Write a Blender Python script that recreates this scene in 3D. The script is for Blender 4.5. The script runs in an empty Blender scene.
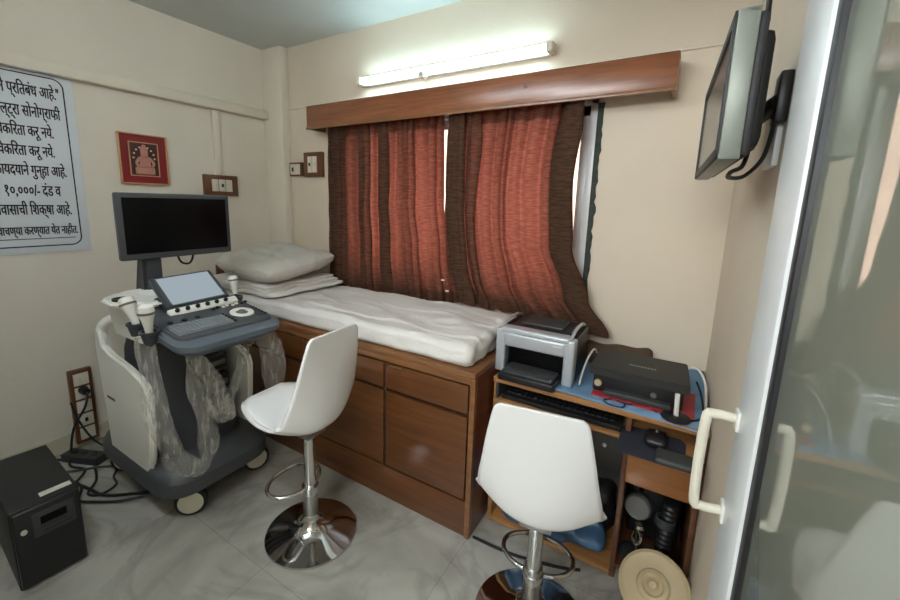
import bpy, bmesh, math, random
from mathutils import Vector, Matrix, noise, Euler
random.seed(7)
S = bpy.context.scene
C = S.collection
R = math.radians
PI = math.pi

# ------------------------------------------------------------------ camera
F_PX, CX, CY = 403.95, 430.6, 274.7
YAW, PITCH, ROLL = 0.5576, 0.1762, 0.0244
cam_d = bpy.data.cameras.new('camera')
cam_d.sensor_fit = 'HORIZONTAL'
cam_d.sensor_width = 36.0
cam_d.lens = 36.0 * F_PX / 900.0
cam_d.shift_x = (450.0 - CX) / 900.0
cam_d.shift_y = -(300.0 - CY) / 900.0
cam_d.clip_start = 0.02
cam = bpy.data.objects.new('camera', cam_d)
C.objects.link(cam)
fwd = Vector((-math.sin(YAW), math.cos(YAW), 0)); rt = Vector((math.cos(YAW), math.sin(YAW), 0)); up = Vector((0, 0, 1))
f2 = math.cos(PITCH) * fwd - math.sin(PITCH) * up
u2 = math.sin(PITCH) * fwd + math.cos(PITCH) * up
r3 = math.cos(ROLL) * rt + math.sin(ROLL) * u2
u3 = -math.sin(ROLL) * rt + math.cos(ROLL) * u2
m = Matrix((r3, u3, -f2)).transposed().to_4x4()
m.translation = Vector((0, 0, 1.42))
cam.matrix_world = m
S.camera = cam

# ------------------------------------------------------------------ world, sun, exposure
w = bpy.data.worlds.new('world'); S.world = w; w.use_nodes = True
bg = w.node_tree.nodes['Background']
bg.inputs[0].default_value = (0.86, 0.93, 1.0, 1)
bg.inputs[1].default_value = 2.0
sun_d = bpy.data.lights.new('sun', 'SUN'); sun_d.energy = 2.4; sun_d.angle = 0.01; sun_d.color = (1, .93, .82)
sun = bpy.data.objects.new('sun', sun_d); C.objects.link(sun)
sun.rotation_euler = Vector((-0.35, 0.75, -0.62)).to_track_quat('-Z', 'Y').to_euler()
# added fill light in the unseen corridor behind the doorway
cor_d = bpy.data.lights.new('added_corridor_light', 'AREA'); cor_d.shape = 'RECTANGLE'; cor_d.size = 1.2; cor_d.size_y = 0.3
cor_d.energy = 29.0; cor_d.color = (.90, .96, 1)
cor = bpy.data.objects.new('added_corridor_light', cor_d); C.objects.link(cor); cor.location = (-0.35, -1.74, 2.12); cor.rotation_euler = (R(80), 0, 0)
TUBE_STRENGTH = 14.0
ADDED_TUBE_STRENGTH = 60.0
S.view_settings.view_transform = 'Standard'
S.view_settings.look = 'None'
S.view_settings.exposure = 0.70
S.view_settings.gamma = 1.0
S.view_settings.use_curve_mapping = False

# ------------------------------------------------------------------ materials
def lin(r, g, b):
    f = lambda v: (v / 255 / 12.92) if v / 255 <= .04045 else ((v / 255 + .055) / 1.055) ** 2.4
    return (f(r), f(g), f(b), 1)

def new_mat(name):
    mt = bpy.data.materials.new(name); mt.use_nodes = True
    nt = mt.node_tree
    return mt, nt, nt.nodes['Principled BSDF']

def mat(name, rgb, rough=.5, metal=0, var=.06, scale=6, bump=0, bscale=80, coat=0, spec=None, stretch=(1, 1, 1)):
    mt, nt, b = new_mat(name)
    tc = nt.nodes.new('ShaderNodeTexCoord'); mp = nt.nodes.new('ShaderNodeMapping')
    mp.inputs['Scale'].default_value = stretch
    nt.links.new(tc.outputs['Object'], mp.inputs[0])
    n = nt.nodes.new('ShaderNodeTexNoise'); n.inputs['Scale'].default_value = scale; n.inputs['Detail'].default_value = 4
    nt.links.new(mp.outputs[0], n.inputs['Vector'])
    r = nt.nodes.new('ShaderNodeValToRGB')
    c = lin(*rgb)
    r.color_ramp.elements[0].position = .3; r.color_ramp.elements[1].position = .7
    r.color_ramp.elements[0].color = tuple(max(0, v * (1 - var)) for v in c[:3]) + (1,)
    r.color_ramp.elements[1].color = tuple(min(1, v * (1 + var)) for v in c[:3]) + (1,)
    nt.links.new(n.outputs[0], r.inputs[0]); nt.links.new(r.outputs[0], b.inputs['Base Color'])
    b.inputs['Roughness'].default_value = rough; b.inputs['Metallic'].default_value = metal
    if coat: b.inputs['Coat Weight'].default_value = coat; b.inputs['Coat Roughness'].default_value = .12
    if spec is not None: b.inputs['Specular IOR Level'].default_value = spec
    if bump:
        n2 = nt.nodes.new('ShaderNodeTexNoise'); n2.inputs['Scale'].default_value = bscale; n2.inputs['Detail'].default_value = 3
        nt.links.new(mp.outputs[0], n2.inputs['Vector'])
        bp = nt.nodes.new('ShaderNodeBump'); bp.inputs['Strength'].default_value = bump; bp.inputs['Distance'].default_value = .01
        nt.links.new(n2.outputs[0], bp.inputs['Height']); nt.links.new(bp.outputs[0], b.inputs['Normal'])
    return mt

def wood(name, dark, light, rough=.35, stretch=(2, 2, 30), coat=.25):
    mt, nt, b = new_mat(name)
    tc = nt.nodes.new('ShaderNodeTexCoord'); mp = nt.nodes.new('ShaderNodeMapping'); mp.inputs['Scale'].default_value = stretch
    nt.links.new(tc.outputs['Object'], mp.inputs[0])
    n = nt.nodes.new('ShaderNodeTexNoise'); n.inputs['Scale'].default_value = 1.6; n.inputs['Detail'].default_value = 6; n.inputs['Distortion'].default_value = .4
    nt.links.new(mp.outputs[0], n.inputs['Vector'])
    r = nt.nodes.new('ShaderNodeValToRGB')
    r.color_ramp.elements[0].position = .32; r.color_ramp.elements[0].color = lin(*dark)
    r.color_ramp.elements[1].position = .68; r.color_ramp.elements[1].color = lin(*light)
    nt.links.new(n.outputs[0], r.inputs[0]); nt.links.new(r.outputs[0], b.inputs['Base Color'])
    b.inputs['Roughness'].default_value = rough
    b.inputs['Coat Weight'].default_value = coat; b.inputs['Coat Roughness'].default_value = .2
    return mt

def emit(name, rgb, strength):
    mt = bpy.data.materials.new(name); mt.use_nodes = True; nt = mt.node_tree
    nt.nodes.clear(); e = nt.nodes.new('ShaderNodeEmission'); o = nt.nodes.new('ShaderNodeOutputMaterial')
    e.inputs[0].default_value = lin(*rgb); e.inputs[1].default_value = strength
    nt.links.new(e.outputs[0], o.inputs[0]); return mt

def glass(name, tint, f0=.05, rough=.0):
    mt = bpy.data.materials.new(name); mt.use_nodes = True; nt = mt.node_tree; nt.nodes.clear()
    o = nt.nodes.new('ShaderNodeOutputMaterial'); mx = nt.nodes.new('ShaderNodeMixShader')
    t = nt.nodes.new('ShaderNodeBsdfTransparent'); t.inputs[0].default_value = tint
    g = nt.nodes.new('ShaderNodeBsdfGlossy'); g.inputs['Roughness'].default_value = rough
    lw = nt.nodes.new('ShaderNodeLayerWeight'); lw.inputs[0].default_value = .5
    p = nt.nodes.new('ShaderNodeMath'); p.operation = 'POWER'; p.inputs[1].default_value = 3.6
    ma = nt.nodes.new('ShaderNodeMath'); ma.operation = 'MULTIPLY_ADD'; ma.inputs[1].default_value = 1 - f0; ma.inputs[2].default_value = f0
    nt.links.new(lw.outputs['Facing'], p.inputs[0]); nt.links.new(p.outputs[0], ma.inputs[0]); nt.links.new(ma.outputs[0], mx.inputs[0])
    nt.links.new(t.outputs[0], mx.inputs[1]); nt.links.new(g.outputs[0], mx.inputs[2]); nt.links.new(mx.outputs[0], o.inputs[0])
    return mt

def film_glass(name, film, cover, f0=.06, rough=.02):
    """glass with a pale translucent film: part see-through, part film, mirror-like at grazing angles"""
    mt = glass(name, (.82, .86, .80, 1), f0, rough); nt = mt.node_tree
    mx = [n for n in nt.nodes if n.type == 'MIX_SHADER'][0]; tr = [n for n in nt.nodes if n.type == 'BSDF_TRANSPARENT'][0]
    d = nt.nodes.new('ShaderNodeBsdfDiffuse'); d.inputs[0].default_value = lin(*film)
    t = nt.nodes.new('ShaderNodeBsdfTranslucent'); t.inputs[0].default_value = lin(*film)
    a = nt.nodes.new('ShaderNodeMixShader'); a.inputs[0].default_value = .4
    m2 = nt.nodes.new('ShaderNodeMixShader'); m2.inputs[0].default_value = cover
    nt.links.new(d.outputs[0], a.inputs[1]); nt.links.new(t.outputs[0], a.inputs[2])
    nt.links.new(tr.outputs[0], m2.inputs[1]); nt.links.new(a.outputs[0], m2.inputs[2]); nt.links.new(m2.outputs[0], mx.inputs[1])
    return mt

def wall_mat(name, rgb):
    mt = mat(name, rgb, .75, var=.035, scale=2.2, bump=.12, bscale=38)
    return mt

def floor_mat():
    mt, nt, b = new_mat('marble_tiles')
    tc = nt.nodes.new('ShaderNodeTexCoord')
    n = nt.nodes.new('ShaderNodeTexNoise'); n.inputs['Scale'].default_value = 2.6; n.inputs['Detail'].default_value = 8; n.inputs['Distortion'].default_value = 1.2
    nt.links.new(tc.outputs['Object'], n.inputs['Vector'])
    r = nt.nodes.new('ShaderNodeValToRGB'); e = r.color_ramp.elements
    e[0].position = .30; e[0].color = lin(146, 143, 134)
    e[1].position = .62; e[1].color = lin(181, 178, 168)
    nt.links.new(n.outputs[0], r.inputs[0])
    # veins
    n2 = nt.nodes.new('ShaderNodeTexNoise'); n2.inputs['Scale'].default_value = 1.7; n2.inputs['Detail'].default_value = 5; n2.inputs['Distortion'].default_value = 2.0
    nt.links.new(tc.outputs['Object'], n2.inputs['Vector'])
    s = nt.nodes.new('ShaderNodeMath'); s.operation = 'SUBTRACT'; s.inputs[1].default_value = .5
    a = nt.nodes.new('ShaderNodeMath'); a.operation = 'ABSOLUTE'
    nt.links.new(n2.outputs[0], s.inputs[0]); nt.links.new(s.outputs[0], a.inputs[0])
    r2 = nt.nodes.new('ShaderNodeValToRGB'); r2.color_ramp.elements[0].color = (.58, .58, .57, 1); r2.color_ramp.elements[1].position = .05; r2.color_ramp.elements[1].color = (1, 1, 1, 1)
    nt.links.new(a.outputs[0], r2.inputs[0])
    mx = nt.nodes.new('ShaderNodeMix'); mx.data_type = 'RGBA'; mx.blend_type = 'MULTIPLY'; mx.inputs['Factor'].default_value = .45
    nt.links.new(r.outputs[0], mx.inputs[6]); nt.links.new(r2.outputs[0], mx.inputs[7])
    br = nt.nodes.new('ShaderNodeTexBrick'); br.offset = 0; br.inputs['Scale'].default_value = 1.0
    br.inputs['Brick Width'].default_value = .6; br.inputs['Row Height'].default_value = .6; br.inputs['Mortar Size'].default_value = .0016
    br.inputs['Color1'].default_value = (1, 1, 1, 1); br.inputs['Color2'].default_value = (.93, .93, .92, 1); br.inputs['Mortar'].default_value = (.72, .70, .66, 1)
    nt.links.new(tc.outputs['Object'], br.inputs['Vector'])
    m2 = nt.nodes.new('ShaderNodeMix'); m2.data_type = 'RGBA'; m2.blend_type = 'MULTIPLY'; m2.inputs['Factor'].default_value = 1
    nt.links.new(mx.outputs[2], m2.inputs[6]); nt.links.new(br.outputs[0], m2.inputs[7])
    nt.links.new(m2.outputs[2], b.inputs['Base Color'])
    b.inputs['Roughness'].default_value = .22
    return mt

def curtain_mat():
    mt = bpy.data.materials.new('curtain_fabric'); mt.use_nodes = True; nt = mt.node_tree; nt.nodes.clear()
    o = nt.nodes.new('ShaderNodeOutputMaterial'); mx = nt.nodes.new('ShaderNodeMixShader'); mx.inputs[0].default_value = .5
    d = nt.nodes.new('ShaderNodeBsdfDiffuse'); t = nt.nodes.new('ShaderNodeBsdfTranslucent')
    tc = nt.nodes.new('ShaderNodeTexCoord'); mp = nt.nodes.new('ShaderNodeMapping'); mp.inputs['Scale'].default_value = (14, 14, 120)
    nt.links.new(tc.outputs['Object'], mp.inputs[0])
    n = nt.nodes.new('ShaderNodeTexNoise'); n.inputs['Scale'].default_value = 1.5; n.inputs['Detail'].default_value = 3
    nt.links.new(mp.outputs[0], n.inputs['Vector'])
    r = nt.nodes.new('ShaderNodeValToRGB'); r.color_ramp.elements[0].position = .35; r.color_ramp.elements[1].position = .65
    r.color_ramp.elements[0].color = lin(88, 66, 52); r.color_ramp.elements[1].color = lin(112, 86, 70)
    r2 = nt.nodes.new('ShaderNodeValToRGB'); r2.color_ramp.elements[0].position = .35; r2.color_ramp.elements[1].position = .65
    r2.color_ramp.elements[0].color = lin(150, 86, 76); r2.color_ramp.elements[1].color = lin(188, 112, 100)
    nt.links.new(n.outputs[0], r.inputs[0]); nt.links.new(n.outputs[0], r2.inputs[0])
    nt.links.new(r.outputs[0], d.inputs[0]); nt.links.new(r2.outputs[0], t.inputs[0])
    nt.links.new(d.outputs[0], mx.inputs[1]); nt.links.new(t.outputs[0], mx.inputs[2]); nt.links.new(mx.outputs[0], o.inputs[0])
    return mt

def plastic_wrap_mat():
    mt = bpy.data.materials.new('clear_plastic_wrap'); mt.use_nodes = True; nt = mt.node_tree; nt.nodes.clear()
    o = nt.nodes.new('ShaderNodeOutputMaterial'); mx = nt.nodes.new('ShaderNodeMixShader')
    t = nt.nodes.new('ShaderNodeBsdfTransparent'); p = nt.nodes.new('ShaderNodeBsdfPrincipled')
    p.inputs['Base Color'].default_value = lin(240, 238, 230); p.inputs['Roughness'].default_value = .25
    tl = nt.nodes.new('ShaderNodeBsdfTranslucent'); tl.inputs[0].default_value = lin(240, 238, 230)
    half = nt.nodes.new('ShaderNodeMixShader'); half.inputs[0].default_value = .4
    nt.links.new(p.outputs[0], half.inputs[1]); nt.links.new(tl.outputs[0], half.inputs[2])
    tc = nt.nodes.new('ShaderNodeTexCoord'); mp = nt.nodes.new('ShaderNodeMapping'); mp.inputs['Scale'].default_value = (40, 40, 7)
    nt.links.new(tc.outputs['Object'], mp.inputs[0])
    n = nt.nodes.new('ShaderNodeTexNoise'); n.inputs['Scale'].default_value = 1.2; n.inputs['Detail'].default_value = 4
    nt.links.new(mp.outputs[0], n.inputs['Vector'])
    r = nt.nodes.new('ShaderNodeValToRGB'); r.color_ramp.elements[0].position = .35; r.color_ramp.elements[0].color = (.07, .07, .07, 1)
    r.color_ramp.elements[1].position = .72; r.color_ramp.elements[1].color = (.42, .42, .42, 1)
    nt.links.new(n.outputs[0], r.inputs[0])
    nt.links.new(r.outputs[0], mx.inputs[0]); nt.links.new(t.outputs[0], mx.inputs[1]); nt.links.new(half.outputs[0], mx.inputs[2]); nt.links.new(mx.outputs[0], o.inputs[0])
    return mt

M = {}
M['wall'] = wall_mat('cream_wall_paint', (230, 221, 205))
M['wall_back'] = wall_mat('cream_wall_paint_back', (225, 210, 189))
M['ceil'] = mat('white_ceiling_paint', (205, 208, 204), .8, var=.02)
M['rail'] = mat('cream_gloss_rail', (230, 221, 204), .5, var=.03)
M['base'] = mat('cream_baseboard', (206, 198, 172), .4, var=.05)
M['floor'] = floor_mat()
M['outer'] = mat('outside_wall', (218, 188, 168), .9, var=.08, scale=3)
M['alu'] = mat('white_aluminium', (226, 228, 228), .35, .0, var=.02)
M['gasket'] = mat('black_gasket', (22, 22, 26), .5)
M['door_glass'] = film_glass('door_glass', (206, 210, 196), .6, .10)
M['win_glass'] = glass('window_glass', (1, 1, 1, 1), .03)
M['putty'] = mat('dark_green_putty', (52, 60, 52), .8, var=.3, scale=40)
M['cab'] = wood('brown_laminate', (84, 48, 20), (106, 63, 28))
M['cab_h'] = wood('brown_laminate_cross', (84, 48, 20), (106, 63, 28), stretch=(2, 30, 30))
M['cab_edge'] = wood('brown_edge_strip', (112, 72, 40), (136, 92, 56))
M['cab_side'] = wood('red_brown_panel', (84, 42, 26), (102, 54, 34))
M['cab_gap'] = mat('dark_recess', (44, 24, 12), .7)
M['pelmet'] = wood('pelmet_veneer', (118, 68, 40), (146, 90, 56), stretch=(3, 30, 40), rough=.3)
M['brass'] = mat('brass', (190, 160, 110), .3, 1)
M['sheet'] = mat('white_bed_sheet', (224, 220, 214), .85, var=.05, scale=5, bump=.25, bscale=60)
M['pillow'] = mat('grey_white_pillow_case', (206, 202, 193), .85, var=.05, scale=8, bump=.2, bscale=60)
M['curtain'] = curtain_mat()
M['dark_fabric'] = mat('brown_hem', (70, 46, 36), .9)
M['shell'] = mat('white_glossy_plastic', (240, 240, 238), .25, var=.01)
M['cushion'] = mat('white_leatherette', (244, 244, 242), .4, var=.01)
M['chrome'] = mat('chrome', (214, 214, 212), .07, 1, var=.01)
M['steel'] = mat('brushed_steel', (180, 180, 178), .3, 1, var=.03)
M['rubber'] = mat('black_rubber', (24, 24, 25), .6)
M['mgrey'] = mat('machine_dark_grey', (70, 73, 76), .45, var=.03)
M['mgrey2'] = mat('machine_charcoal', (58, 60, 66), .5, var=.04)
M['mslate'] = mat('machine_slate', (88, 96, 104), .35, var=.03)
M['mwhite'] = mat('machine_white', (232, 230, 222), .35, var=.015)
M['mcream'] = mat('wheel_cream', (216, 210, 192), .45, var=.02)
M['bezel'] = mat('monitor_bezel', (66, 68, 70), .35)
M['screen'] = mat('black_screen', (6, 6, 7), .3, var=.02, spec=.15)
M['touch'] = emit('touch_screen_painted_reflection', (172, 186, 194), .50)  # glossy reflection on the screen, painted in as an emissive colour
M['keys'] = mat('grey_keys', (128, 134, 136), .5)
M['knob'] = mat('black_knob', (24, 24, 26), .35)
M['silver'] = mat('silver_plastic', (188, 192, 196), .32, .3, var=.02)
M['black'] = mat('black_plastic', (26, 26, 28), .4, var=.08)
M['blackm'] = mat('matt_black_plastic', (38, 38, 36), .6, var=.05)
M['ups'] = mat('ups_black', (19, 19, 20), .55, var=.1)
M['upsp'] = mat('ups_panel', (58, 58, 60), .35)
M['label'] = mat('pale_label', (214, 212, 200), .6)
M['marks'] = mat('grey_green_lettering', (120, 140, 124), .5)
M['poster'] = mat('poster_paper', (226, 230, 234), .5, var=.01)
M['ink'] = mat('black_ink', (22, 26, 40), .6)
M['red'] = mat('red_mount', (128, 16, 20), .5, var=.08)
M['gold'] = mat('orange_gold_frame', (206, 158, 116), .45, var=.08)
M['pink'] = mat('pink_figure', (190, 132, 116), .6, var=.15, scale=30)
M['brownpic'] = mat('dark_picture_ground', (64, 30, 26), .6, var=.2, scale=20)
M['pearl'] = mat('pale_pearl', (228, 206, 170), .5)
M['swood'] = wood('switchboard_wood', (88, 50, 28), (112, 66, 38), stretch=(20, 3, 3))
M['switch'] = mat('white_switch', (226, 218, 202), .4)
M['tv'] = mat('tv_bezel', (124, 128, 118), .4, .2, var=.02)
M['tvback'] = mat('tv_back', (34, 34, 34), .55)
M['tvscreen'] = mat('tv_screen', (70, 70, 68), .2)
M['blue'] = mat('blue_cloth', (112, 148, 180), .85, var=.12, scale=10, bump=.3, bscale=50)
M['bluebag'] = mat('blue_plastic_bag', (66, 96, 126), .4, var=.25, scale=10)
M['navy'] = mat('navy_pad', (40, 43, 54), .8)
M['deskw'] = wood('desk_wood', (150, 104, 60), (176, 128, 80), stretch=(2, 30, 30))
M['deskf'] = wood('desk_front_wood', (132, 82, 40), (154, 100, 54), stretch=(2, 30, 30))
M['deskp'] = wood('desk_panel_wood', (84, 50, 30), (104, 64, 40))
M['redbox'] = mat('red_paper', (170, 50, 56), .6, var=.1)
M['tan'] = mat('tan_plastic', (190, 172, 136), .5, var=.03)
M['greyp'] = mat('grey_plastic', (100, 99, 96), .5, var=.06)
M['dkgrey'] = mat('dark_grey_plastic', (56, 58, 58), .5, var=.1)
M['white_cable'] = mat('white_cable', (226, 224, 218), .45)
M['cable'] = mat('black_cable', (18, 18, 19), .5)
M['wrap'] = plastic_wrap_mat()
M['tube'] = emit('tube_glow', (200, 240, 250), TUBE_STRENGTH)
M['added_tube'] = emit('added_tube_glow', (236, 246, 255), ADDED_TUBE_STRENGTH)
M['paper'] = mat('white_paper', (224, 222, 214), .7)
M['brownc'] = mat('brown_cloth', (84, 62, 46), .9, var=.2, scale=12)

# ------------------------------------------------------------------ mesh helpers
def V(*a): return Vector(a)

class MB:
    def __init__(s): s.bm = bmesh.new()
    def _merge(s, t, mtx=None):
        if mtx is not None: t.transform(mtx)
        me = bpy.data.meshes.new('t'); t.to_mesh(me); t.free(); s.bm.from_mesh(me); bpy.data.meshes.remove(me)
    def box(s, a, b, bev=0.0, seg=2, mtx=None):
        a = Vector(a); b = Vector(b)
        lo = Vector([min(x, y) for x, y in zip(a, b)]); hi = Vector([max(x, y) for x, y in zip(a, b)])
        t = bmesh.new(); bmesh.ops.create_cube(t, size=1)
        bmesh.ops.transform(t, matrix=Matrix.Translation((lo + hi) / 2) @ Matrix.Diagonal((hi - lo).to_4d()), verts=t.verts)
        if bev: bmesh.ops.bevel(t, geom=t.edges[:], offset=bev, segments=seg, affect='EDGES', profile=.5)
        s._merge(t, mtx); return s
    def rbox(s, a, b, r, n=8, mtx=None, amp=0, scale=4, seed=0, warp=None):
        """subdivided box with rounded corners, optionally rumpled"""
        lo, hi = Vector(a), Vector(b); t = bmesh.new(); bmesh.ops.create_cube(t, size=1)
        nn = n if isinstance(n, int) else max(n)
        bmesh.ops.subdivide_edges(t, edges=t.edges[:], cuts=nn, use_grid_fill=True)
        for v in t.verts:
            p = Vector([lo[i] + (v.co[i] + .5) * (hi[i] - lo[i]) for i in range(3)])
            q = Vector([min(max(p[i], lo[i] + r), hi[i] - r) for i in range(3)])
            d = p - q
            if d.length > 1e-9: p = q + d.normalized() * r
            v.co = p
        t.normal_update()
        if amp:
            for v in t.verts:
                v.co += v.normal * amp * noise.noise(v.co * scale + Vector((seed, seed, 0)))
        if warp:
            for v in t.verts: v.co = warp(v.co)
        s._merge(t, mtx); return s
    def cyl(s, p0, p1, r0, r1=None, n=24, cap=True, bev=0):
        p0, p1 = Vector(p0), Vector(p1); r1 = r0 if r1 is None else r1
        t = bmesh.new(); d = p1 - p0
        bmesh.ops.create_cone(t, cap_ends=cap, segments=n, radius1=r0, radius2=r1, depth=d.length)
        if bev:
            es = [e for e in t.edges if len(e.link_faces) == 2 and any(len(f.verts) > 4 for f in e.link_faces)]
            bmesh.ops.bevel(t, geom=es, offset=bev, segments=2, affect='EDGES')
        s._merge(t, Matrix.Translation((p0 + p1) / 2) @ d.to_track_quat('Z', 'Y').to_matrix().to_4x4()); return s
    def lathe(s, prof, base=(0, 0, 0), axis=(0, 0, 1), n=40):
        t = bmesh.new(); rings = []
        for r, z in prof:
            if r < 1e-6: rings.append([t.verts.new((0, 0, z))])
            else: rings.append([t.verts.new((r * math.cos(2 * PI * k / n), r * math.sin(2 * PI * k / n), z)) for k in range(n)])
        for A, B in zip(rings, rings[1:]):
            for k in range(n):
                k2 = (k + 1) % n
                if len(A) == 1 and len(B) == 1: continue
                if len(A) == 1: t.faces.new((A[0], B[k2], B[k]))
                elif len(B) == 1: t.faces.new((A[k], A[k2], B[0]))
                else: t.faces.new((A[k], A[k2], B[k2], B[k]))
        bmesh.ops.recalc_face_normals(t, faces=t.faces[:])
        s._merge(t, Matrix.Translation(Vector(base)) @ Vector(axis).to_track_quat('Z', 'Y').to_matrix().to_4x4()); return s
    def tube(s, pts, r, n=10, closed=False, smooth=6, rad=None, squash=1.0):
        P = [Vector(p) for p in pts]
        if smooth > 1:
            Q = []; N = len(P); rr = []
            rng = range(N if closed else N - 1)
            for i in rng:
                g = lambda k: P[k % N] if closed else P[min(max(k, 0), N - 1)]
                a, b, c, d = g(i - 1), g(i), g(i + 1), g(i + 2)
                for k in range(smooth):
                    u = k / smooth
                    Q.append(.5 * ((2 * b) + (-a + c) * u + (2 * a - 5 * b + 4 * c - d) * u * u + (-a + 3 * b - 3 * c + d) * u ** 3))
                    if rad: rr.append(rad[i] * (1 - u) + rad[(i + 1) % N] * u)
            if not closed:
                Q.append(P[-1])
                if rad: rr.append(rad[-1])
            P = Q; rad = rr if rad else None
        t = bmesh.new(); rings = []; N = len(P); nrm = None
        for i, p in enumerate(P):
            a = P[(i - 1) % N] if (closed or i > 0) else p; b = P[(i + 1) % N] if (closed or i < N - 1) else p
            tg = (b - a).normalized()
            if nrm is None: nrm = tg.orthogonal().normalized()
            nrm = (nrm - tg * nrm.dot(tg)).normalized(); bi = tg.cross(nrm)
            ri = rad[i] if rad else r
            rings.append([t.verts.new(p + ri * (math.cos(2 * PI * k / n) * nrm + squash * math.sin(2 * PI * k / n) * bi)) for k in range(n)])
        L = N if closed else N - 1
        for i in range(L):
            A, B = rings[i], rings[(i + 1) % N]
            for k in range(n): t.faces.new((A[k], A[(k + 1) % n], B[(k + 1) % n], B[k]))
        if not closed:
            t.faces.new(rings[0][::-1]); t.faces.new(rings[-1])
        bmesh.ops.recalc_face_normals(t, faces=t.faces[:])
        s._merge(t); return s
    def prism(s, poly, d0, d1, plane='xz', bev=0, seg=2):
        """2-D outline extruded; plane xz -> along y, yz -> along x, xy -> along z"""
        f = {'xz': lambda p, d: (p[0], d, p[1]), 'yz': lambda p, d: (d, p[0], p[1]), 'xy': lambda p, d: (p[0], p[1], d)}[plane]
        t = bmesh.new(); A = [t.verts.new(f(p, d0)) for p in poly]; B = [t.verts.new(f(p, d1)) for p in poly]
        n = len(poly); t.faces.new(A); t.faces.new(B[::-1])
        for k in range(n): t.faces.new((A[k], A[(k + 1) % n], B[(k + 1) % n], B[k]))
        bmesh.ops.recalc_face_normals(t, faces=t.faces[:])
        if bev:
            es = [e for e in t.edges if any(len(fc.verts) == n for fc in e.link_faces)] if n > 4 else t.edges[:]
            bmesh.ops.bevel(t, geom=es, offset=bev, segments=seg, affect='EDGES')
        s._merge(t); return s
    def grid(s, fn, nu, nv, thick=0):
        t = bmesh.new(); G = [[t.verts.new(fn(i / nu, j / nv)) for i in range(nu + 1)] for j in range(nv + 1)]
        for j in range(nv):
            for i in range(nu): t.faces.new((G[j][i], G[j][i + 1], G[j + 1][i + 1], G[j + 1][i]))
        t.normal_update()
        if thick: bmesh.ops.solidify(t, geom=t.faces[:], thickness=thick)
        s._merge(t); return s
    def build(s, name, material, parent=None, world=True, sharp=35):
        me = bpy.data.meshes.new(name)
        org = Vector((0, 0, 0))
        if parent is not None:
            if world: org = Vector(parent['_org'])
        else:
            xs = [v.co for v in s.bm.verts]
            lo = Vector([min(c[i] for c in xs) for i in range(3)]); hi = Vector([max(c[i] for c in xs) for i in range(3)])
            org = Vector(((lo.x + hi.x) / 2, (lo.y + hi.y) / 2, lo.z))
        bmesh.ops.translate(s.bm, vec=-org, verts=s.bm.verts)
        s.bm.to_mesh(me); s.bm.free()
        me.polygons.foreach_set('use_smooth', [True] * len(me.polygons))
        me.set_sharp_from_angle(angle=R(sharp))
        me.materials.append(material)
        o = bpy.data.objects.new(name, me); C.objects.link(o)
        if parent is not None:
            o.parent = parent
            po = parent
            if world: o['_org'] = list(parent['_org'])
            if po.type == 'MESH' and world:
                pass
        else:
            o.location = org; o['_org'] = list(org)
        return o

def tag(o, label=None, cat=None, group=None, kind=None):
    if label: o['label'] = label
    if cat: o['category'] = cat
    if group: o['group'] = group
    if kind: o['kind'] = kind
    return o

def thing(name, loc, label, cat, group=None, rz=0):
    o = bpy.data.objects.new(name, None); C.objects.link(o); o.location = loc; o.rotation_euler.z = rz
    o.empty_display_size = .05
    o['_org'] = list(loc); return tag(o, label, cat, group)

def struct(o): o['kind'] = 'structure'; return o

def rotz(deg, about=(0, 0, 0)):
    a = Vector(about); return Matrix.Translation(a) @ Matrix.Rotation(R(deg), 4, 'Z') @ Matrix.Translation(-a)

# ================================================================== SETTING
XL, XR, YB, YF, ZC = -2.80, 0.15, 2.12, -0.12, 2.50
XR2 = 0.26          # the right wall steps back beside the door leaf
b = MB().box((XL - .15, -1.9, -.1), (XR2 + .2, YB + .2, 0)); struct(b.build('floor', M['floor']))
b = MB().box((XL - .15, -1.9, ZC), (XR2 + .2, YB + .2, ZC + .12)); struct(b.build('ceiling', M['ceil']))
b = MB().box((XL - .15, -1.9, 0), (XL, YB + .2, ZC)); struct(b.build('wall_left', M['wall']))
b = MB()                                             # back wall with the window opening
WX0, WX1, WZ0, WZ1 = -1.95, -.412, .93, 1.95
b.box((XL, YB, 0), (WX0, YB + .2, ZC)); b.box((WX1, YB, 0), (XR2 + .2, YB + .2, ZC))
b.box((WX0, YB, 0), (WX1, YB + .2, WZ0)); b.box((WX0, YB, WZ1), (WX1, YB + .2, ZC))
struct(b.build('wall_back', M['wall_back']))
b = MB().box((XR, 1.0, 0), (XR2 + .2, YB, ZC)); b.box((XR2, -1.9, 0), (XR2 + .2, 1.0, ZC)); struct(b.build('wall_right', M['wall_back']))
b = MB()
b.box((XL, YF - .12, 0), (-.95, YF, ZC)); b.box((-.95, YF - .12, 2.12), (XR2, YF, ZC)); struct(b.build('wall_front', M['wall']))
b = MB().box((XL, -1.9, 0), (XR2, -1.8, ZC)); struct(b.build('wall_corridor', M['wall']))
# corner pillar, rail, thin ledge, baseboard
b = MB().box((XL, 2.05, 0), (-2.595, YB, ZC), .004); struct(b.build('pillar', M['wall']))
b = MB().box((XL, YF, 2.005), (XL + .05, 2.05, 2.066), .006); b.box((XL, YF, 2.066), (XL + .018, 2.05, 2.078), .003)
struct(b.build('trim_1', M['rail']))
b = MB().box((-2.595, YB - .010, 2.074), (XR, YB, 2.086), .002); struct(b.build('trim_2', M['rail']))
b = MB().box((XL, YF, 0), (XL + .014, 1.38, .095), .003); struct(b.build('baseboard_left', M['base']))
# conduit strip on the left wall
b = MB().box((XL, 1.635, 1.57), (XL + .016, 1.685, 2.005), .004); struct(b.build('trim_3', M['rail']))
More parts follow.
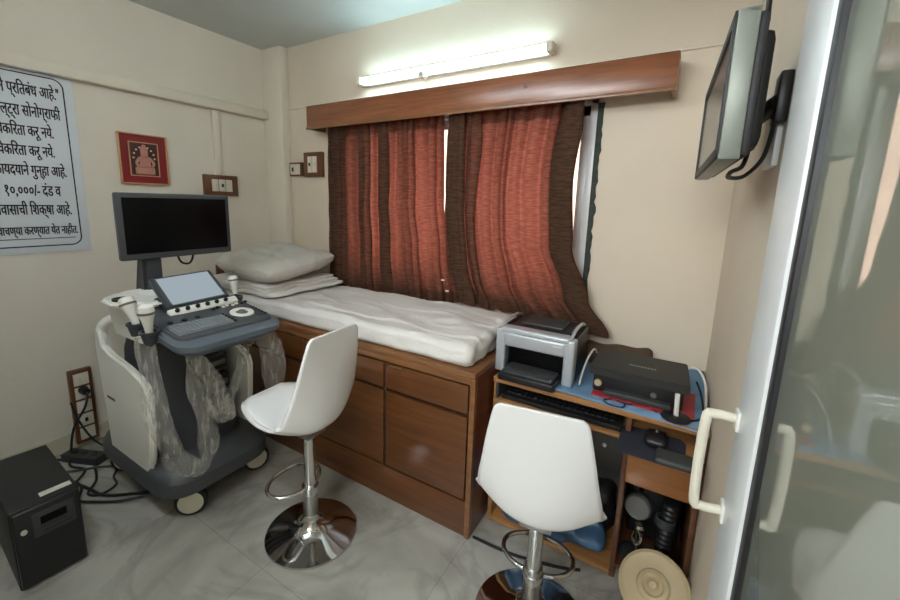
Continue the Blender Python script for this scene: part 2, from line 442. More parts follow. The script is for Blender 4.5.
# ragged putty edge right of the window
b = MB()
zz = [.94 + k * (1.9 - .94) / 40 for k in range(41)]
poly = [(-.412, .94)] + [(-.386 + .012 * noise.noise(V(z * 21, 3, 1)) + .007 * noise.noise(V(z * 55, 1, 7)), z) for z in zz] + [(-.412, 1.9)]
b.prism(poly, YB - .006, YB + .001, 'xz'); struct(b.build('trim_4', M['putty']))
# window: aluminium sliding frame
win = bpy.data.objects.new('window_1', None); C.objects.link(win); win.location = (-1.2, YB + .06, WZ0); win['_org'] = list(win.location); win['kind'] = 'structure'
b = MB(); y0, y1 = YB + .03, YB + .10
b.box((WX0, y0, WZ0), (WX1, y1, WZ0 + .045), .004); b.box((WX0, y0, WZ1 - .045), (WX1, y1, WZ1), .004)
b.box((WX0, y0, WZ0), (WX0 + .04, y1, WZ1), .004); b.box((WX1 - .04, y0, WZ0), (WX1, y1, WZ1), .004)
b.build('window_frame', M['alu'], win)
for x0, x1, yy in ((WX0 + .04, -1.49, YB + .05), (-1.53, -.93, YB + .075), (-.97, WX1 - .04, YB + .05)):
    b = MB()
    b.box((x0, yy, WZ0 + .045), (x0 + .04, yy + .02, WZ1 - .045), .003); b.box((x1 - .04, yy, WZ0 + .045), (x1, yy + .02, WZ1 - .045), .003)
    b.box((x0, yy, WZ0 + .045), (x1, yy + .02, WZ0 + .095), .003); b.box((x0, yy, WZ1 - .095), (x1, yy + .02, WZ1 - .045), .003)
    sash = b.build('sash', M['alu'], win)
    MB().box((x0 + .04, yy + .008, WZ0 + .095), (x1 - .04, yy + .012, WZ1 - .095)).build('pane', M['win_glass'], sash)
# neighbouring house wall seen through the gap beside the curtain
b = MB().box((-6, 4.4, -1), (4, 4.6, 5.0)); o = struct(b.build('wall_outside', M['outer']))

# ------------------------------------------------------------------ pelmet, tube lamp
t = thing('curtain_pelmet', (-1.165, YB, 1.89), 'long brown veneered pelmet box above both curtains', 'pelmet')
MB().box((-2.238, 1.965, 1.888), (-.095, 1.985, 2.034), .002).build('front_board', M['pelmet'], t)
for x in (-2.238, -.113):
    MB().box((x, 1.985, 1.888), (x + .018, YB, 2.034), .002).build('end_board', M['pelmet'], t)
MB().box((-2.22, 1.985, 2.016), (-.113, YB, 2.034), .001).build('top_board', M['pelmet'], t)
MB().box((-2.238, 1.958, 1.884), (-.095, 1.966, 1.900), .002).build('lip', M['cab_edge'], t)
MB().cyl((-.72, 1.958, 1.975), (-.72, 1.966, 1.975), .009, n=16).build('screw_cap', M['cab_side'], t)
MB().cyl((-2.22, 2.03, 1.94), (-.113, 2.03, 1.94), .008, n=12).build('curtain_rod', M['steel'], t)

def tube_lamp(xa, xb, y_wall, z, sgn, mt, label):
    xm = (xa + xb) / 2; y = y_wall + sgn * .055
    t = thing('tube_light', (xm, y_wall, z - .04), label, 'lamp')
    MB().box((xa + .02, y_wall, z - .028), (xb - .02, y_wall + sgn * .03, z + .028), .004).build('batten', M['alu'], t)
    MB().cyl((xa + .03, y, z), (xb - .03, y, z), .015, n=20).build('glass_tube', mt, t)
    for x, e in ((xa, 1), (xb, -1)):
        MB().box((x, y_wall + sgn * .005, z - .024), (x + e * .03, y + sgn * .02, z + .022), .005).build('lamp_holder', M['switch'], t)
    MB().cyl((xa + .4 * (xb - xa), y_wall + sgn * .028, z - .030), (xa + .4 * (xb - xa), y_wall + sgn * .082, z - .030), .018, n=18, bev=.003).build('starter', M['switch'], t)
    return t
tube_lamp(-1.87, -.63, YB, 2.168, -1, M['tube'], 'lit fluorescent tube light on the wall above the pelmet')
tube_lamp(-1.75, -.50, YF, 2.30, 1, M['added_tube'], 'added unseen fluorescent tube light on the wall beside the doorway')  # tube added out of view behind the camera to light the room

# ------------------------------------------------------------------ curtains
def curtain(name, edgeL, edgeR, dens, z0, z1, seed, label, nf, botf=None, Y0=2.035, tags=()):
    """edgeL/R: functions of v (0 top..1 bottom) -> x ; dens: list of (s, x_fraction) mapping cloth to width"""
    def mp(s):
        for (a, fa), (c, fc) in zip(dens, dens[1:]):
            if s <= c: return fa + (fc - fa) * (s - a) / (c - a)
        return 1
    def local(s):
        e = .012; return (mp(min(1, s + e)) - mp(max(0, s - e))) / (min(1, s + e) - max(0, s - e))
    def fn(s, v):
        xl, xr = edgeL(v), edgeR(v)
        f = mp(s); x = xl + (xr - xl) * f
        ld = local(s)                                  # 1 = even, <1 gathered
        amp = (.011 + .006 * noise.noise(V(s * 9, v * 2, seed + 2))) + .026 * max(0, min(1, 1.2 - ld)) + .008 * (1 - v) ** 3
        ph = s * nf * 2 * PI + 2.6 * noise.noise(V(s * 5, v * 1.1, seed)) + seed
        y = Y0 + amp * math.sin(ph) + .010 * noise.noise(V(s * 7, v * 4, seed + 3)) + .006 * noise.noise(V(s * 24, v * 9, seed + 9))
        ga = max(0, min(1, (1.02 - ld) * 1.7)) * min(1, s / .09, (1 - s) / .09); x += (.35 * amp + .044 * ga * min(1, v * 5 + .3)) * math.cos(ph + .6) + .012 * v * noise.noise(V(s * 6, v * 3, seed + 5))
        zb = z0 if botf is None else botf(f)
        z = z1 + (zb - z1) * v + .004 * math.sin(ph) * v
        if v < .055: y -= .004 * math.sin(ph)
        return Vector((x, min(y, YB - .02), z))
    t = MB().grid(fn, 260, 70).build(name, M['curtain'], sharp=180)
    org = Vector(t.location)
    def sub(part, v0, v1, d, nv):
        b = MB().grid(lambda u, q: fn(u, v0 + (v1 - v0) * q) + Vector((0, d, 0)), 260, nv)
        bmesh.ops.translate(b.bm, vec=-org, verts=b.bm.verts)
        return b.build(part, M['curtain'], t, world=False, sharp=180)
    sub('header_tape', 0, .085, .004, 6); sub('hem', .93, 1.0, .004, 5)
    if tags:
        b = MB()
        for p in tags: b.box(V(*p) - org - V(.010, .0, .004), V(*p) - org + V(.012, .006, .005), .001)
        for k, p in enumerate(tags):
            MB().box(V(*p) - org - V(.010, .0, .004), V(*p) - org + V(.012, .006, .005), .001).build('white_tag', M['switch'], t, world=False)
        b.bm.free()
    return tag(t, label, 'curtain')
def ip(pts):
    def f(v):
        for (a, x), (c, y) in zip(pts, pts[1:]):
            if v <= c: u = (v - a) / (c - a); u = u * u * (3 - 2 * u); return x + (y - x) * u
        return pts[-1][1]
    return f
curtain('window_curtain', ip([(0, -2.10), (1, -2.12)]), ip([(0, -1.215), (.45, -1.20), (.72, -1.155), (1, -1.11)]),
        [(0, 0), (.20, .11), (.31, .31), (.43, .39), (.51, .50), (.60, .55), (.67, .66), (.81, .78), (.87, .88), (1, 1)], .83, 1.925, 1.3,
        'left brownish red curtain, hanging behind the head half of the couch', 17)
curtain('window_curtain', ip([(0, -1.17), (.5, -1.172), (.75, -1.15), (1, -1.085)]), ip([(0, -.463), (.35, -.50), (.62, -.475), (.85, -.38), (1, -.27)]),
        [(0, 0), (.24, .13), (.31, .22), (.37, .25), (.48, .46), (.54, .52), (.68, .80), (.76, .90), (.88, .95), (1, 1)], .83, 1.925, 4.7,
        'right brownish red curtain, its lower corner swept out behind the silver printer', 17,
        botf=lambda f: .86 - .05 * f, tags=((-1.145, 1.965, .985), (-1.115, 1.965, .925)))

# ------------------------------------------------------------------ couch cabinet, mattress, pillow
YC = 1.38; XC = -.638; ZT = .755
t = thing('couch_cabinet', (-1.7, 1.75, 0), 'brown laminate couch base cabinet with drawers and doors under the white mattress', 'cabinet')
b = MB(); b.box((XL + .02, YC + .02, 0.0), (XC - .018, 2.115, ZT - .02)); b.build('carcass', M['cab_gap'], t)
MB().box((XL + .02, YC - .004, ZT - .022), (XC, 2.115, ZT), .003).build('top_board', M['cab_edge'], t)
MB().box((XC - .02, YC, 0), (XC, 2.115, ZT - .022), .002).build('side_panel', M['cab_side'], t)
MB().box((XL + .02, YC + .004, 0), (XC - .02, YC + .022, .165), .002).build('plinth', M['cab_h'], t)
MB().box((XC - .022, YC - .004, 0), (XC + .002, YC + .02, ZT - .022), .003).build('corner_post', M['cab_edge'], t)
MB().box((XL + .02, YC + .002, .700), (XC - .022, YC + .02, ZT - .022), .002).build('top_rail', M['cab_edge'], t)
xs = [(-2.70, -2.18), (-2.165, -1.645), (-1.63, -1.105), (-1.09, -.668)]
for i, (x0, x1) in enumerate(xs):
    d = MB().box((x0, YC, .572), (x1, YC + .018, .694), .003).build('drawer', M['cab_h'], t)
    xm = (x0 + x1) / 2 if i < 3 else -1.03
    MB().box((xm - .035, YC - .014, .688), (xm + .035, YC + .006, .696), .003).build('pull', M['brass'], d)
    MB().box((x0, YC, .178), (x1, YC + .018, .555), .003).build('door', M['cab'], t)
for x in (-2.172, -1.637, -1.097):
    MB().box((x - .006, YC + .008, .165), (x + .006, YC + .02, .70), .001).build('stile', M['cab_gap'], t)

MX0, MX1, MY0, MY1, MZ0, MZ1 = -2.78, -.665, 1.392, 1.99, ZT + .001, .862
def mwarp(p):
    k = max(0, (p.z - MZ0) / (MZ1 - MZ0))
    p = p.copy()
    # sheet drawn and rumpled
    fx = .010 * noise.noise(V(p.x * 3.2 + p.y * 5, p.y * 2.0, 4)) + .006 * noise.noise(V(p.x * 9, p.y * 9, 2))
    crease = .007 * max(0, 1 - abs((p.y - 1.50 - .05 * noise.noise(V(p.x * 3, 0, 0)))) / .018) * (1 if p.x > -1.9 else .3)
    crease += .006 * max(0, 1 - abs((p.x + 1.43 + .3 * (p.y - 1.7))) / .014) * (1 if p.y > 1.72 else 0)
    wr = .006 * max(0, 1 - abs(noise.noise(V(p.x * 2.2 + p.y * 2.5, p.y * 4.5 - p.x, 13))) / .10)
    p.z += k * (1.4 * fx + 1.4 * crease + wr - .008)
    if k < .7 and p.y < MY0 + .06: p.y += .006 * noise.noise(V(p.x * 14, p.z * 26, 8))
    if p.x > MX1 - .10: p.x += .012 * noise.noise(V(p.y * 16, p.z * 22, 5)) - .006
    if p.x > -.95 and k < .5: p.y -= 0
    p.z = max(p.z, MZ0)
    return p
tag(MB().rbox((MX0, MY0, MZ0), (MX1, MY1, MZ1), .035, 70, warp=mwarp).build('couch_mattress', M['sheet'], sharp=180),
    'thin mattress under a wrinkled white sheet on the brown couch cabinet', 'mattress')
# folded sheet and pillow at the head end
def fold_warp(p):
    p = p.copy(); p.z += .010 * noise.noise(V(p.x * 6, p.y * 6, 3)) + .012 * (p.y - 1.7) * 0
    p.x += .02 * noise.noise(V(p.y * 7, p.z * 30, 6)); p.y += .014 * noise.noise(V(p.x * 7, p.z * 30, 9))
    p.z = max(p.z, MZ1 - .002); return p
t = thing('folded_sheet', (-2.4, 1.7, MZ1), 'folded white bed sheet under the pillow at the head of the couch', 'sheet')
for k in range(3):
    z = MZ1 + .002 + k * .020
    MB().rbox((-2.60 + .01 * k, 1.40 + .012 * k, z), (-1.93 - .035 * k, 1.97 - .01 * k, z + .024), .011, 26, warp=fold_warp).build('fold', M['sheet'], t, sharp=180)
PZ = MZ1 + .060
def pil_warp(p):
    cx, cy = -2.24, 1.69; hx, hy = .28, .29
    u, v = (p.x - cx) / hx, (p.y - cy) / hy
    k = 1 - .50 * (abs(u) ** 5 + abs(v) ** 5) / 1.3
    q = p.copy(); q.z = PZ + .068 + (p.z - PZ - .068) * max(.16, k)
    q.z += .012 * noise.noise(V(p.x * 5, p.y * 5, 11)) + .006 * noise.noise(V(p.x * 13, p.y * 13, 3))
    q.x = cx + (p.x - cx) * (1 - .02 * (1 - v * v)) ; q.y = cy + (p.y - cy) * (1 - .02 * (1 - u * u))
    q.z += .016 * max(0, 1 - abs(noise.noise(V(p.x * 4 + p.y * 3, p.y * 5, 21))) / .12)
    lift = max(0, (q.y - 1.5)) * .10 + max(0, -2.2 - q.x) * .10
    q.x += .10 * (1.69 - q.y)
    q.z = max(q.z, PZ + .001) + lift
    return q
MBp = MB().rbox((-2.52, 1.40, PZ), (-1.96, 1.98, PZ + .128), .05, 30, warp=pil_warp)
tag(MBp.build('pillow', M['pillow'], sharp=180), 'plump grey white pillow in the corner at the head of the couch', 'pillow')

# ------------------------------------------------------------------ poster with lettering
def text_mesh(body, size, align='RIGHT'):
    cu = bpy.data.curves.new('t', 'FONT'); cu.body = body; cu.size = size; cu.align_x = align; cu.resolution_u = 3
    cu.offset = size * .008
    ob = bpy.data.objects.new('t', cu); C.objects.link(ob)
    dg = bpy.context.evaluated_depsgraph_get()
    me = bpy.data.meshes.new_from_object(ob.evaluated_get(dg)); bpy.data.objects.remove(ob); bpy.data.curves.remove(cu); return me
t = thing('wall_poster', (XL, .40, 1.115), 'white printed notice with Devanagari lines in a rounded blue black border on the left wall', 'poster')
MB().box((XL, -.08, 1.118), (XL + .006, .898, 2.004), .001).build('sheet', M['poster'], t)
# border
b = MB(); rr = .045; Y0p, Y1p, Z0p, Z1p = -.04, .861, 1.150, 1.992
pts = []
for cy, cz, a0 in ((Y1p - rr, Z1p - rr, 90), (Y0p + rr, Z1p - rr, 180), (Y0p + rr, Z0p + rr, 270), (Y1p - rr, Z0p + rr, 0)):
    pass
def ring(d):
    out = []
    for cy, cz, a0 in ((Y1p - rr, Z1p - rr, 0), (Y0p + rr, Z1p - rr, 90), (Y0p + rr, Z0p + rr, 180), (Y1p - rr, Z0p + rr, 270)):
        for k in range(7):
            a = R(a0 + 15 * k); out.append((cy + (rr - d) * math.cos(a), cz + (rr - d) * math.sin(a)))
    return out
bm = b.bm; A = [bm.verts.new((XL + .0066, p[0], p[1])) for p in ring(0)]; B = [bm.verts.new((XL + .0066, p[0], p[1])) for p in ring(.006)]
for k in range(len(A)): bm.faces.new((A[k], A[(k + 1) % len(A)], B[(k + 1) % len(A)], B[k]))
for k in range(1):
    b.box((XL + .0060, 0.0, 1.189), (XL + .0066, .835, 1.193))
b.build('border', M['ink'], t)
rows = [('कायदयाने प्रतिबंध आहे."', 1.913, .838, .082), ('पो व अल्ट्रा सोनोग्राफी', 1.814, .832, .082), ('विकरिता करू नये.', 1.720, .797, .080),
        ('विकरिता करू नये.', 1.625, .791, .080), ('कायदयाने गुन्हा आहे.', 1.530, .829, .080), ('१०,०००/- दंड व', 1.431, .794, .084),
        ('कारावासाची शिक्षा आहे.', 1.336, .830, .082), ('वाचण्या करण्यात येत नाहीत.', 1.231, .846, .066)]
def visual(s):                                           # the short i sign stands before its consonant
    s = list(s); i = 0
    while i < len(s):
        if s[i] == 'ि':
            j = i - 1
            while j >= 2 and s[j - 1] == '्': j -= 2
            s.insert(j, s.pop(i))
        i += 1
    return ''.join(s)
b = MB()
for txt, zc, yr, sz in rows:
    sz *= .92; me = text_mesh(visual(txt), sz)
    tb = bmesh.new(); tb.from_mesh(me); bpy.data.meshes.remove(me)
    # text x -> world +y, text y -> world z ; face towards +x
    mt = Matrix(((0, 0, 1, XL + .0068), (.47, 0, 0, yr), (0, 1, 0, zc - sz * .30), (0, 0, 0, 1)))
    t3 = tb.copy(); b._merge(tb, mt); b._merge(t3, Matrix.Translation((0, .0018, 0)) @ mt)
b.build('lettering', M['ink'], t)

# ------------------------------------------------------------------ red framed picture
t = thing('framed_picture', (XL, 1.20, 1.488), 'small red mounted picture of a seated figure on the wall above the monitor', 'picture')
y0, y1, z0, z1 = 1.072, 1.330, 1.488, 1.778
b = MB()
for a, c in (((y0, z0), (y1, z0 + .007)), ((y0, z1 - .007), (y1, z1)), ((y0, z0), (y0 + .007, z1)), ((y1 - .007, z0), (y1, z1))):
    b.box((XL, a[0], a[1]), (XL + .022, c[0], c[1]), .002)
b.build('frame', M['gold'], t)
MB().box((XL, y0 + .006, z0 + .006), (XL + .012, y1 - .006, z1 - .006)).build('mount', M['red'], t)
b = MB(); q0, q1, w0, w1 = 1.122, 1.280, 1.535, 1.732
for a, c in (((q0, w0), (q1, w0 + .006)), ((q0, w1 - .006), (q1, w1)), ((q0, w0), (q0 + .006, w1)), ((q1 - .006, w0), (q1, w1))):
    b.box((XL + .012, a[0], a[1]), (XL + .016, c[0], c[1]))
b.build('inner_border', M['gold'], t)
MB().box((XL + .012, q0 + .005, w0 + .005), (XL + .014, q1 - .005, w1 - .005)).build('picture_ground', M['brownpic'], t)
b = MB(); yc = 1.20
b.rbox((XL + .012, yc - .052, 1.546), (XL + .024, yc + .052, 1.588), .006, 6)
b.rbox((XL + .012, yc - .030, 1.582), (XL + .026, yc + .030, 1.650), .007, 6)
b.rbox((XL + .012, yc - .020, 1.648), (XL + .026, yc + .020, 1.690), .007, 6)
b.prism([(yc - .022, 1.688), (yc + .022, 1.688), (yc + .006, 1.718), (yc - .006, 1.718)], XL + .013, XL + .022, 'yz')
for s in (-1, 1): b.tube([(XL + .020, yc + s * .026, 1.642), (XL + .022, yc + s * .046, 1.612), (XL + .022, yc + s * .036, 1.590)], .008, smooth=3)
b.build('figure', M['pink'], t)
b = MB()
for k in range(9):
    a = PI * (k / 8); b.cyl((XL + .013, yc + .056 * math.cos(a), 1.640 + .066 * math.sin(a)), (XL + .018, yc + .056 * math.cos(a), 1.640 + .066 * math.sin(a)), .005, n=8)
b.build('pearl_ring', M['pearl'], t)

# ------------------------------------------------------------------ switchboards
def switchboard(name, plane, a0, a1, z0, z1, at, label, mods, group='wooden switchboards on the walls', horiz=True, plug=None):
    cx = (a0 + a1) / 2
    if plane == 'x': loc = (at, cx, z0); Q = lambda a, d, z: (at + d, a, z)
    else: loc = (cx, at, z0); Q = lambda a, d, z: (a, at - d, z)
    t = thing(name, loc, label, 'switchboard')
    MB().box(Q(a0, 0, z0), Q(a1, .030, z1), .004).build('board', M['swood'], t)
    n = mods
    for k in range(n):
        if horiz:
            w_ = (a1 - a0 - .09) / n; x0 = a0 + .045 + k * w_; c0, c1, d0, d1 = x0 + .003, x0 + w_ - .003, z0 + .030, z1 - .030
        else:
            h_ = (z1 - z0 - .03) / n; q = z0 + .015 + k * h_; c0, c1, d0, d1 = a0 + .018, a1 - .018, q + .006, q + h_ - .006
        m_ = MB().box(Q(c0, .028, d0), Q(c1, .036, d1), .002).build('switch_module', M['switch'], t)
        cm, dm = (c0 + c1) / 2, (d0 + d1) / 2
        MB().box(Q(cm - .007, .034, dm - .011), Q(cm + .007, .041, dm + .011), .002).build('rocker' if (k + mods) % 2 else 'socket_hole', M['switch'] if (k + mods) % 2 else M['knob'], m_)
    return t
switchboard('switchboard', 'x', 1.545, 1.785, 1.432, 1.574, XL, 'wooden switchboard with three white modules right above the big monitor', 3)
switchboard('switchboard', 'x', 1.592, 1.715, .862, .950, XL, 'small dark wooden socket board on the wall beside the pillow', 1)
switchboard('switchboard', 'y', -2.425, -2.238, 1.585, 1.758, YB, 'brown switchboard on the back wall touching the left curtain', 2)
t = thing('switch_box', (-2.52, YB, 1.59), 'small white faced box left of the brown switchboard on the back wall', 'switch box')
MB().box((-2.588, YB - .026, 1.592), (-2.455, YB, 1.692), .003).build('box', M['deskp'], t)
MB().box((-2.574, YB - .032, 1.604), (-2.469, YB - .024, 1.680), .003).build('cover', M['switch'], t)
MB().box((-2.55, YB - .036, 1.625), (-2.535, YB - .03, 1.655), .002).build('rocker', M['knob'], t)
t = switchboard('switchboard', 'x', .712, .815, .030, .462, XL + .0, 'tall narrow wooden switchboard low on the left wall with a black plug', 5, horiz=False)
for o in (t,):
    t.location.x = XL + .014; t['_org'] = list(t.location)
MB().cyl((XL + .05, .765, .345), (XL + .10, .765, .345), .024, .018, n=16, bev=.003).build('plug', M['black'], t)
# wall plate beside the door
t = thing('wall_plate', (XR, 1.2, 1.52), 'white switch plate on the right wall under the television', 'switch plate')
MB().box((XR - .012, 1.14, 1.515), (XR, 1.26, 1.61), .003).build('plate', M['alu'], t)
MB().box((XR - .018, 1.185, 1.545), (XR - .010, 1.215, 1.58), .002).build('rocker', M['switch'], t)

# ================================================================== ULTRASOUND MACHINE
U = thing('ultrasound_machine', (-2.02, .94, 0), 'grey and white ultrasound machine on castors beside the couch with a console and monitor', 'ultrasound machine')
def rr_poly(x0, y0, x1, y1, r, n=6):
    out = []
    for cx, cy, a0 in ((x1 - r, y1 - r, 0), (x0 + r, y1 - r, 90), (x0 + r, y0 + r, 180), (x1 - r, y0 + r, 270)):
        for k in range(n + 1):
            a = R(a0 + 90 * k / n); out.append((cx + r * math.cos(a), cy + r * math.sin(a)))
    return out
def loft(rings, cap=True):
    b = MB(); t = bmesh.new(); Rg = [[t.verts.new(p) for p in ring] for ring in rings]; n = len(Rg[0])
    for A, B in zip(Rg, Rg[1:]):
        for k in range(n): t.faces.new((A[k], A[(k + 1) % n], B[(k + 1) % n], B[k]))
    if cap: t.faces.new(Rg[0][::-1]); t.faces.new(Rg[-1])
    bmesh.ops.recalc_face_normals(t, faces=t.faces[:]); b._merge(t); return b
def ringz(x0, y0, x1, y1, r, z, n=6): return [(p[0], p[1], z) for p in rr_poly(x0, y0, x1, y1, r, n)]
bx0, bx1, by0, by1 = -2.44, -1.69, .695, 1.22
loft([ringz(bx0 + .03, by0 + .03, bx1 - .03, by1 - .03, .10, .115), ringz(bx0, by0, bx1, by1, .13, .14), ringz(bx0, by0, bx1, by1, .13, .20),
      ringz(bx0 + .02, by0 + .015, bx1 - .03, by1 - .015, .12, .235), ringz(bx0 + .06, by0 + .06, bx1 - .10, by1 - .06, .09, .262)]).build('base', M['mgrey'], U)
loft([ringz(-2.26, .765, -1.84, 1.135, .06, .255), ringz(-2.24, .765, -1.90, 1.135, .06, .45), ringz(-2.20, .765, -1.95, 1.135, .06, .72), ringz(-2.18, .78, -1.97, 1.12, .06, .80)]).build('body', M['mgrey2'], U)
# rows of connector ports on the front of the body
b = MB()
for k in range(3): b.box((-1.935 + .014 * k, .99, .58 - .10 * k), (-1.885 + .014 * k, 1.10, .66 - .10 * k), .006)
pt = b.build('port_block', M['black'], U)
for k in range(3): MB().box((-1.89 + .014 * k, 1.005, .605 - .10 * k), (-1.875 + .014 * k, 1.085, .63 - .10 * k), .003).build('port_latch', M['greyp'], pt)
# white side panels, outlined from the side
side = [(-2.252, .197), (-2.12, .180), (-2.006, .186), (-1.87, .215), (-1.835, .30), (-1.815, .45), (-1.805, .585), (-1.822, .628), (-1.865, .660), (-1.99, .690), (-2.16, .712), (-2.225, .735), (-2.245, .80), (-2.27, .825), (-2.305, .79), (-2.31, .74), (-2.295, .60), (-2.272, .42)]
for y0, y1 in ((.705, .735), (1.165, 1.195)):
    b = MB().prism(side, y0, y1, 'xz', bev=.012, seg=3); sp = b.build('side_panel', M['mwhite'], U)
    if y0 < 1:
        tb = bmesh.new(); b = MB()
        b.box((-2.225, .7042, .477), (-2.140, .7052, .480))
        for k in range(7): b.box((-2.225 + .012 * k, .7042, .478), (-2.216 + .012 * k, .7052, .490))
        b.build('marking', M['mgrey2'], sp)
# wrap-around handle
for sy in (-1, 1):
    hp = [(-2.28, .95 + sy * .22, .77), (-2.268, .95 + sy * .215, .815), (-2.25, .95 + sy * .185, .842), (-2.205, .95 + sy * .13, .855), (-2.14, .95 + sy * .085, .862), (-2.07, .95 + sy * .05, .866)]
    MB().tube(hp, .023, n=14, smooth=6).build('handle', M['mwhite'], U)
MB().box((-2.34, .80, .26), (-2.24, 1.10, .64), .04, 4).build('rear_cover', M['mwhite'], U)
# castors
def castor(x, y, front):
    c = MB().box((x - .075, y - .015, .06), (x - .026, y + .045, .135), .008).build('castor_fork', M['mcream'], U)
    r = .066; ax_ = Vector((.80, -.60, 0)) if y < 1 else Vector((.9, -.3, 0))
    MB().lathe([(0, -.022), (r - .016, -.022), (r, -.014), (r, .014), (r - .016, .022), (0, .022)], (x, y, r), ax_, 36).build('tyre', M['rubber'], c)
    MB().lathe([(0, -.026), (r - .022, -.026), (r - .014, -.021), (r - .014, .021), (r - .022, .026), (0, .026)], (x, y, r), ax_, 36).build('wheel_disc', M['mcream'], c)
for x, y, f_ in ((-1.758, .815, 1), (-1.80, 1.17, 1), (-2.34, .79, 0), (-2.34, 1.12, 0)): castor(x, y, f_)
# console
CF, CB = -1.455, -1.86; LY, RY, ZK = .685, 1.130, .893
def con(a, q, h=0):
    """a 0..1 from left to right side, q 0..1 from front to back"""
    return Vector((CF + (CB - CF) * q, LY + (RY - LY) * a, ZK + .058 * q + h))
cw, cl = RY - LY, CF - CB
def tray(x0, x1, y0, y1, r, zoff): 
    return [(p[0], p[1], ZK + .058 * (CF - p[0]) / (CF - CB) + zoff) for p in rr_poly(x0, y0, x1, y1, r)]
loft([tray(CB + .03, CF - .05, LY + .045, RY - .045, .06, -.075), tray(CB, CF - .02, LY + .02, RY - .02, .07, -.055), tray(CB, CF, LY, RY, .07, -.032), tray(CB, CF, LY, RY, .07, -.012), tray(CB + .005, CF - .012, LY + .01, RY - .01, .065, -.004)]).build('console_tray', M['mslate'], U)
con_o = loft([tray(CB + .01, CF - .050, LY + .022, RY - .018, .04, -.006), tray(CB + .01, CF - .053, LY + .024, RY - .020, .04, .004), tray(CB + .014, CF - .058, LY + .028, RY - .024, .04, .007)]).build('control_panel', M['mgrey'], U)
def plate(a0, a1, q0, q1, h0, h1, name, mt, par, bev=.002):
    b = MB(); t = bmesh.new()
    vs = [t.verts.new(con(a, q, h)) for h in (h0, h1) for a, q in ((a0, q0), (a1, q0), (a1, q1), (a0, q1))]
    for f in ((0, 1, 2, 3), (4, 5, 6, 7), (0, 1, 5, 4), (1, 2, 6, 5), (2, 3, 7, 6), (3, 0, 4, 7)): t.faces.new([vs[i] for i in f])
    bmesh.ops.recalc_face_normals(t, faces=t.faces[:])
    if bev: bmesh.ops.bevel(t, geom=t.edges[:], offset=bev, segments=2, affect='EDGES')
    b._merge(t); return b.build(name, mt, par)
kb = plate(.08, .58, .20, .44, .006, .011, 'keyboard', M['keys'], U)
b = MB()
for r_ in range(5):
    for k in range(13):
        a = .09 + k * .0372; q = .215 + r_ * .044
        t2 = bmesh.new(); vs = [t2.verts.new(con(aa, qq, h)) for h in (.010, .015) for aa, qq in ((a, q), (a + .031, q), (a + .031, q + .034), (a, q + .034))]
        for f in ((4, 5, 6, 7), (0, 1, 5, 4), (1, 2, 6, 5), (2, 3, 7, 6), (3, 0, 4, 7)): t2.faces.new([vs[i] for i in f])
        bmesh.ops.recalc_face_normals(t2, faces=t2.faces[:]); b._merge(t2)
b.build('keys', M['keys'], kb)
up_n = Vector((.058, 0, CF - CB)).normalized(); up_n = Vector((up_n.x, 0, up_n.z))
tb = con(.765, .40, .006)
ring_o = MB().lathe([(.026, 0), (.026, .005), (.046, .007), (.050, .003), (.050, 0)], tb, up_n, 40).build('trackball_ring', M['mwhite'], U)
MB().lathe([(0, .014), (.012, .012), (.019, .006), (.022, 0), (0, 0)], tb, up_n, 30).build('trackball', M['greyp'], ring_o)
for k in range(8):
    p = con(.60 + .05 * k, .63 + .02 * (k % 2), .006)
    MB().cyl(p, p + up_n * .008, .008, n=12, bev=.002).build('button', M['switch'] if 1 < k < 6 else M['knob'], U)
for k in range(10):
    p = con(.60 + .10 * (k % 2) * 3.2 + .0, .24 + .055 * (k // 2), .006)
    MB().cyl(p, p + up_n * .007, .007, n=12, bev=.002).build('button', M['knob'], U)
plate(.84, .94, .22, .55, .006, .010, 'slider_pad', M['mgrey2'], U)
for k in range(3):
    p = con(.15 + .12 * k, .52, .006); MB().cyl(p, p + up_n * .008, .011, n=14, bev=.002).build('button', M['knob'], U)
# white strip with dark knobs, and the tilted touch screen
st = MB()
A0 = Vector((-1.735, .797, .940))
tilt = Vector((-.15, 0, .105)).normalized(); yv = Vector((0, 1, .03)).normalized(); nv = yv.cross(tilt).normalized()
if nv.x < 0: nv = -nv
def tp(u, v, h=0): return A0 + yv * u + tilt * v + nv * h
def tslab(u0, u1, v0, v1, h0, h1, name, mt, par, bev=.003):
    b = MB(); t = bmesh.new()
    vs = [t.verts.new(tp(u, v, h)) for h in (h0, h1) for u, v in ((u0, v0), (u1, v0), (u1, v1), (u0, v1))]
    for f in ((0, 1, 2, 3), (4, 5, 6, 7), (0, 1, 5, 4), (1, 2, 6, 5), (2, 3, 7, 6), (3, 0, 4, 7)): t.faces.new([vs[i] for i in f])
    bmesh.ops.recalc_face_normals(t, faces=t.faces[:])
    if bev: bmesh.ops.bevel(t, geom=t.edges[:], offset=bev, segments=2, affect='EDGES')
    b._merge(t); return b.build(name, mt, par)
strip = tslab(-.01, .288, -.005, .032, -.03, .004, 'knob_strip', M['mwhite'], U)
for k in range(6):
    p = tp(.022 + .042 * k, .014, .004)
    MB().cyl(p, p + nv * .013, .0095, .008, n=14, bev=.002).build('knob', M['knob'], strip)
ts = tslab(0, .268, .036, .228, -.024, .004, 'touch_panel', M['mgrey'], U, .008)
tslab(.022, .246, .052, .212, .003, .0052, 'touch_screen', M['touch'], ts, 0)
MB().box((-1.93, .80, .90), (-1.80, 1.07, .985), .02, 3).build('panel_support', M['mgrey2'], U)
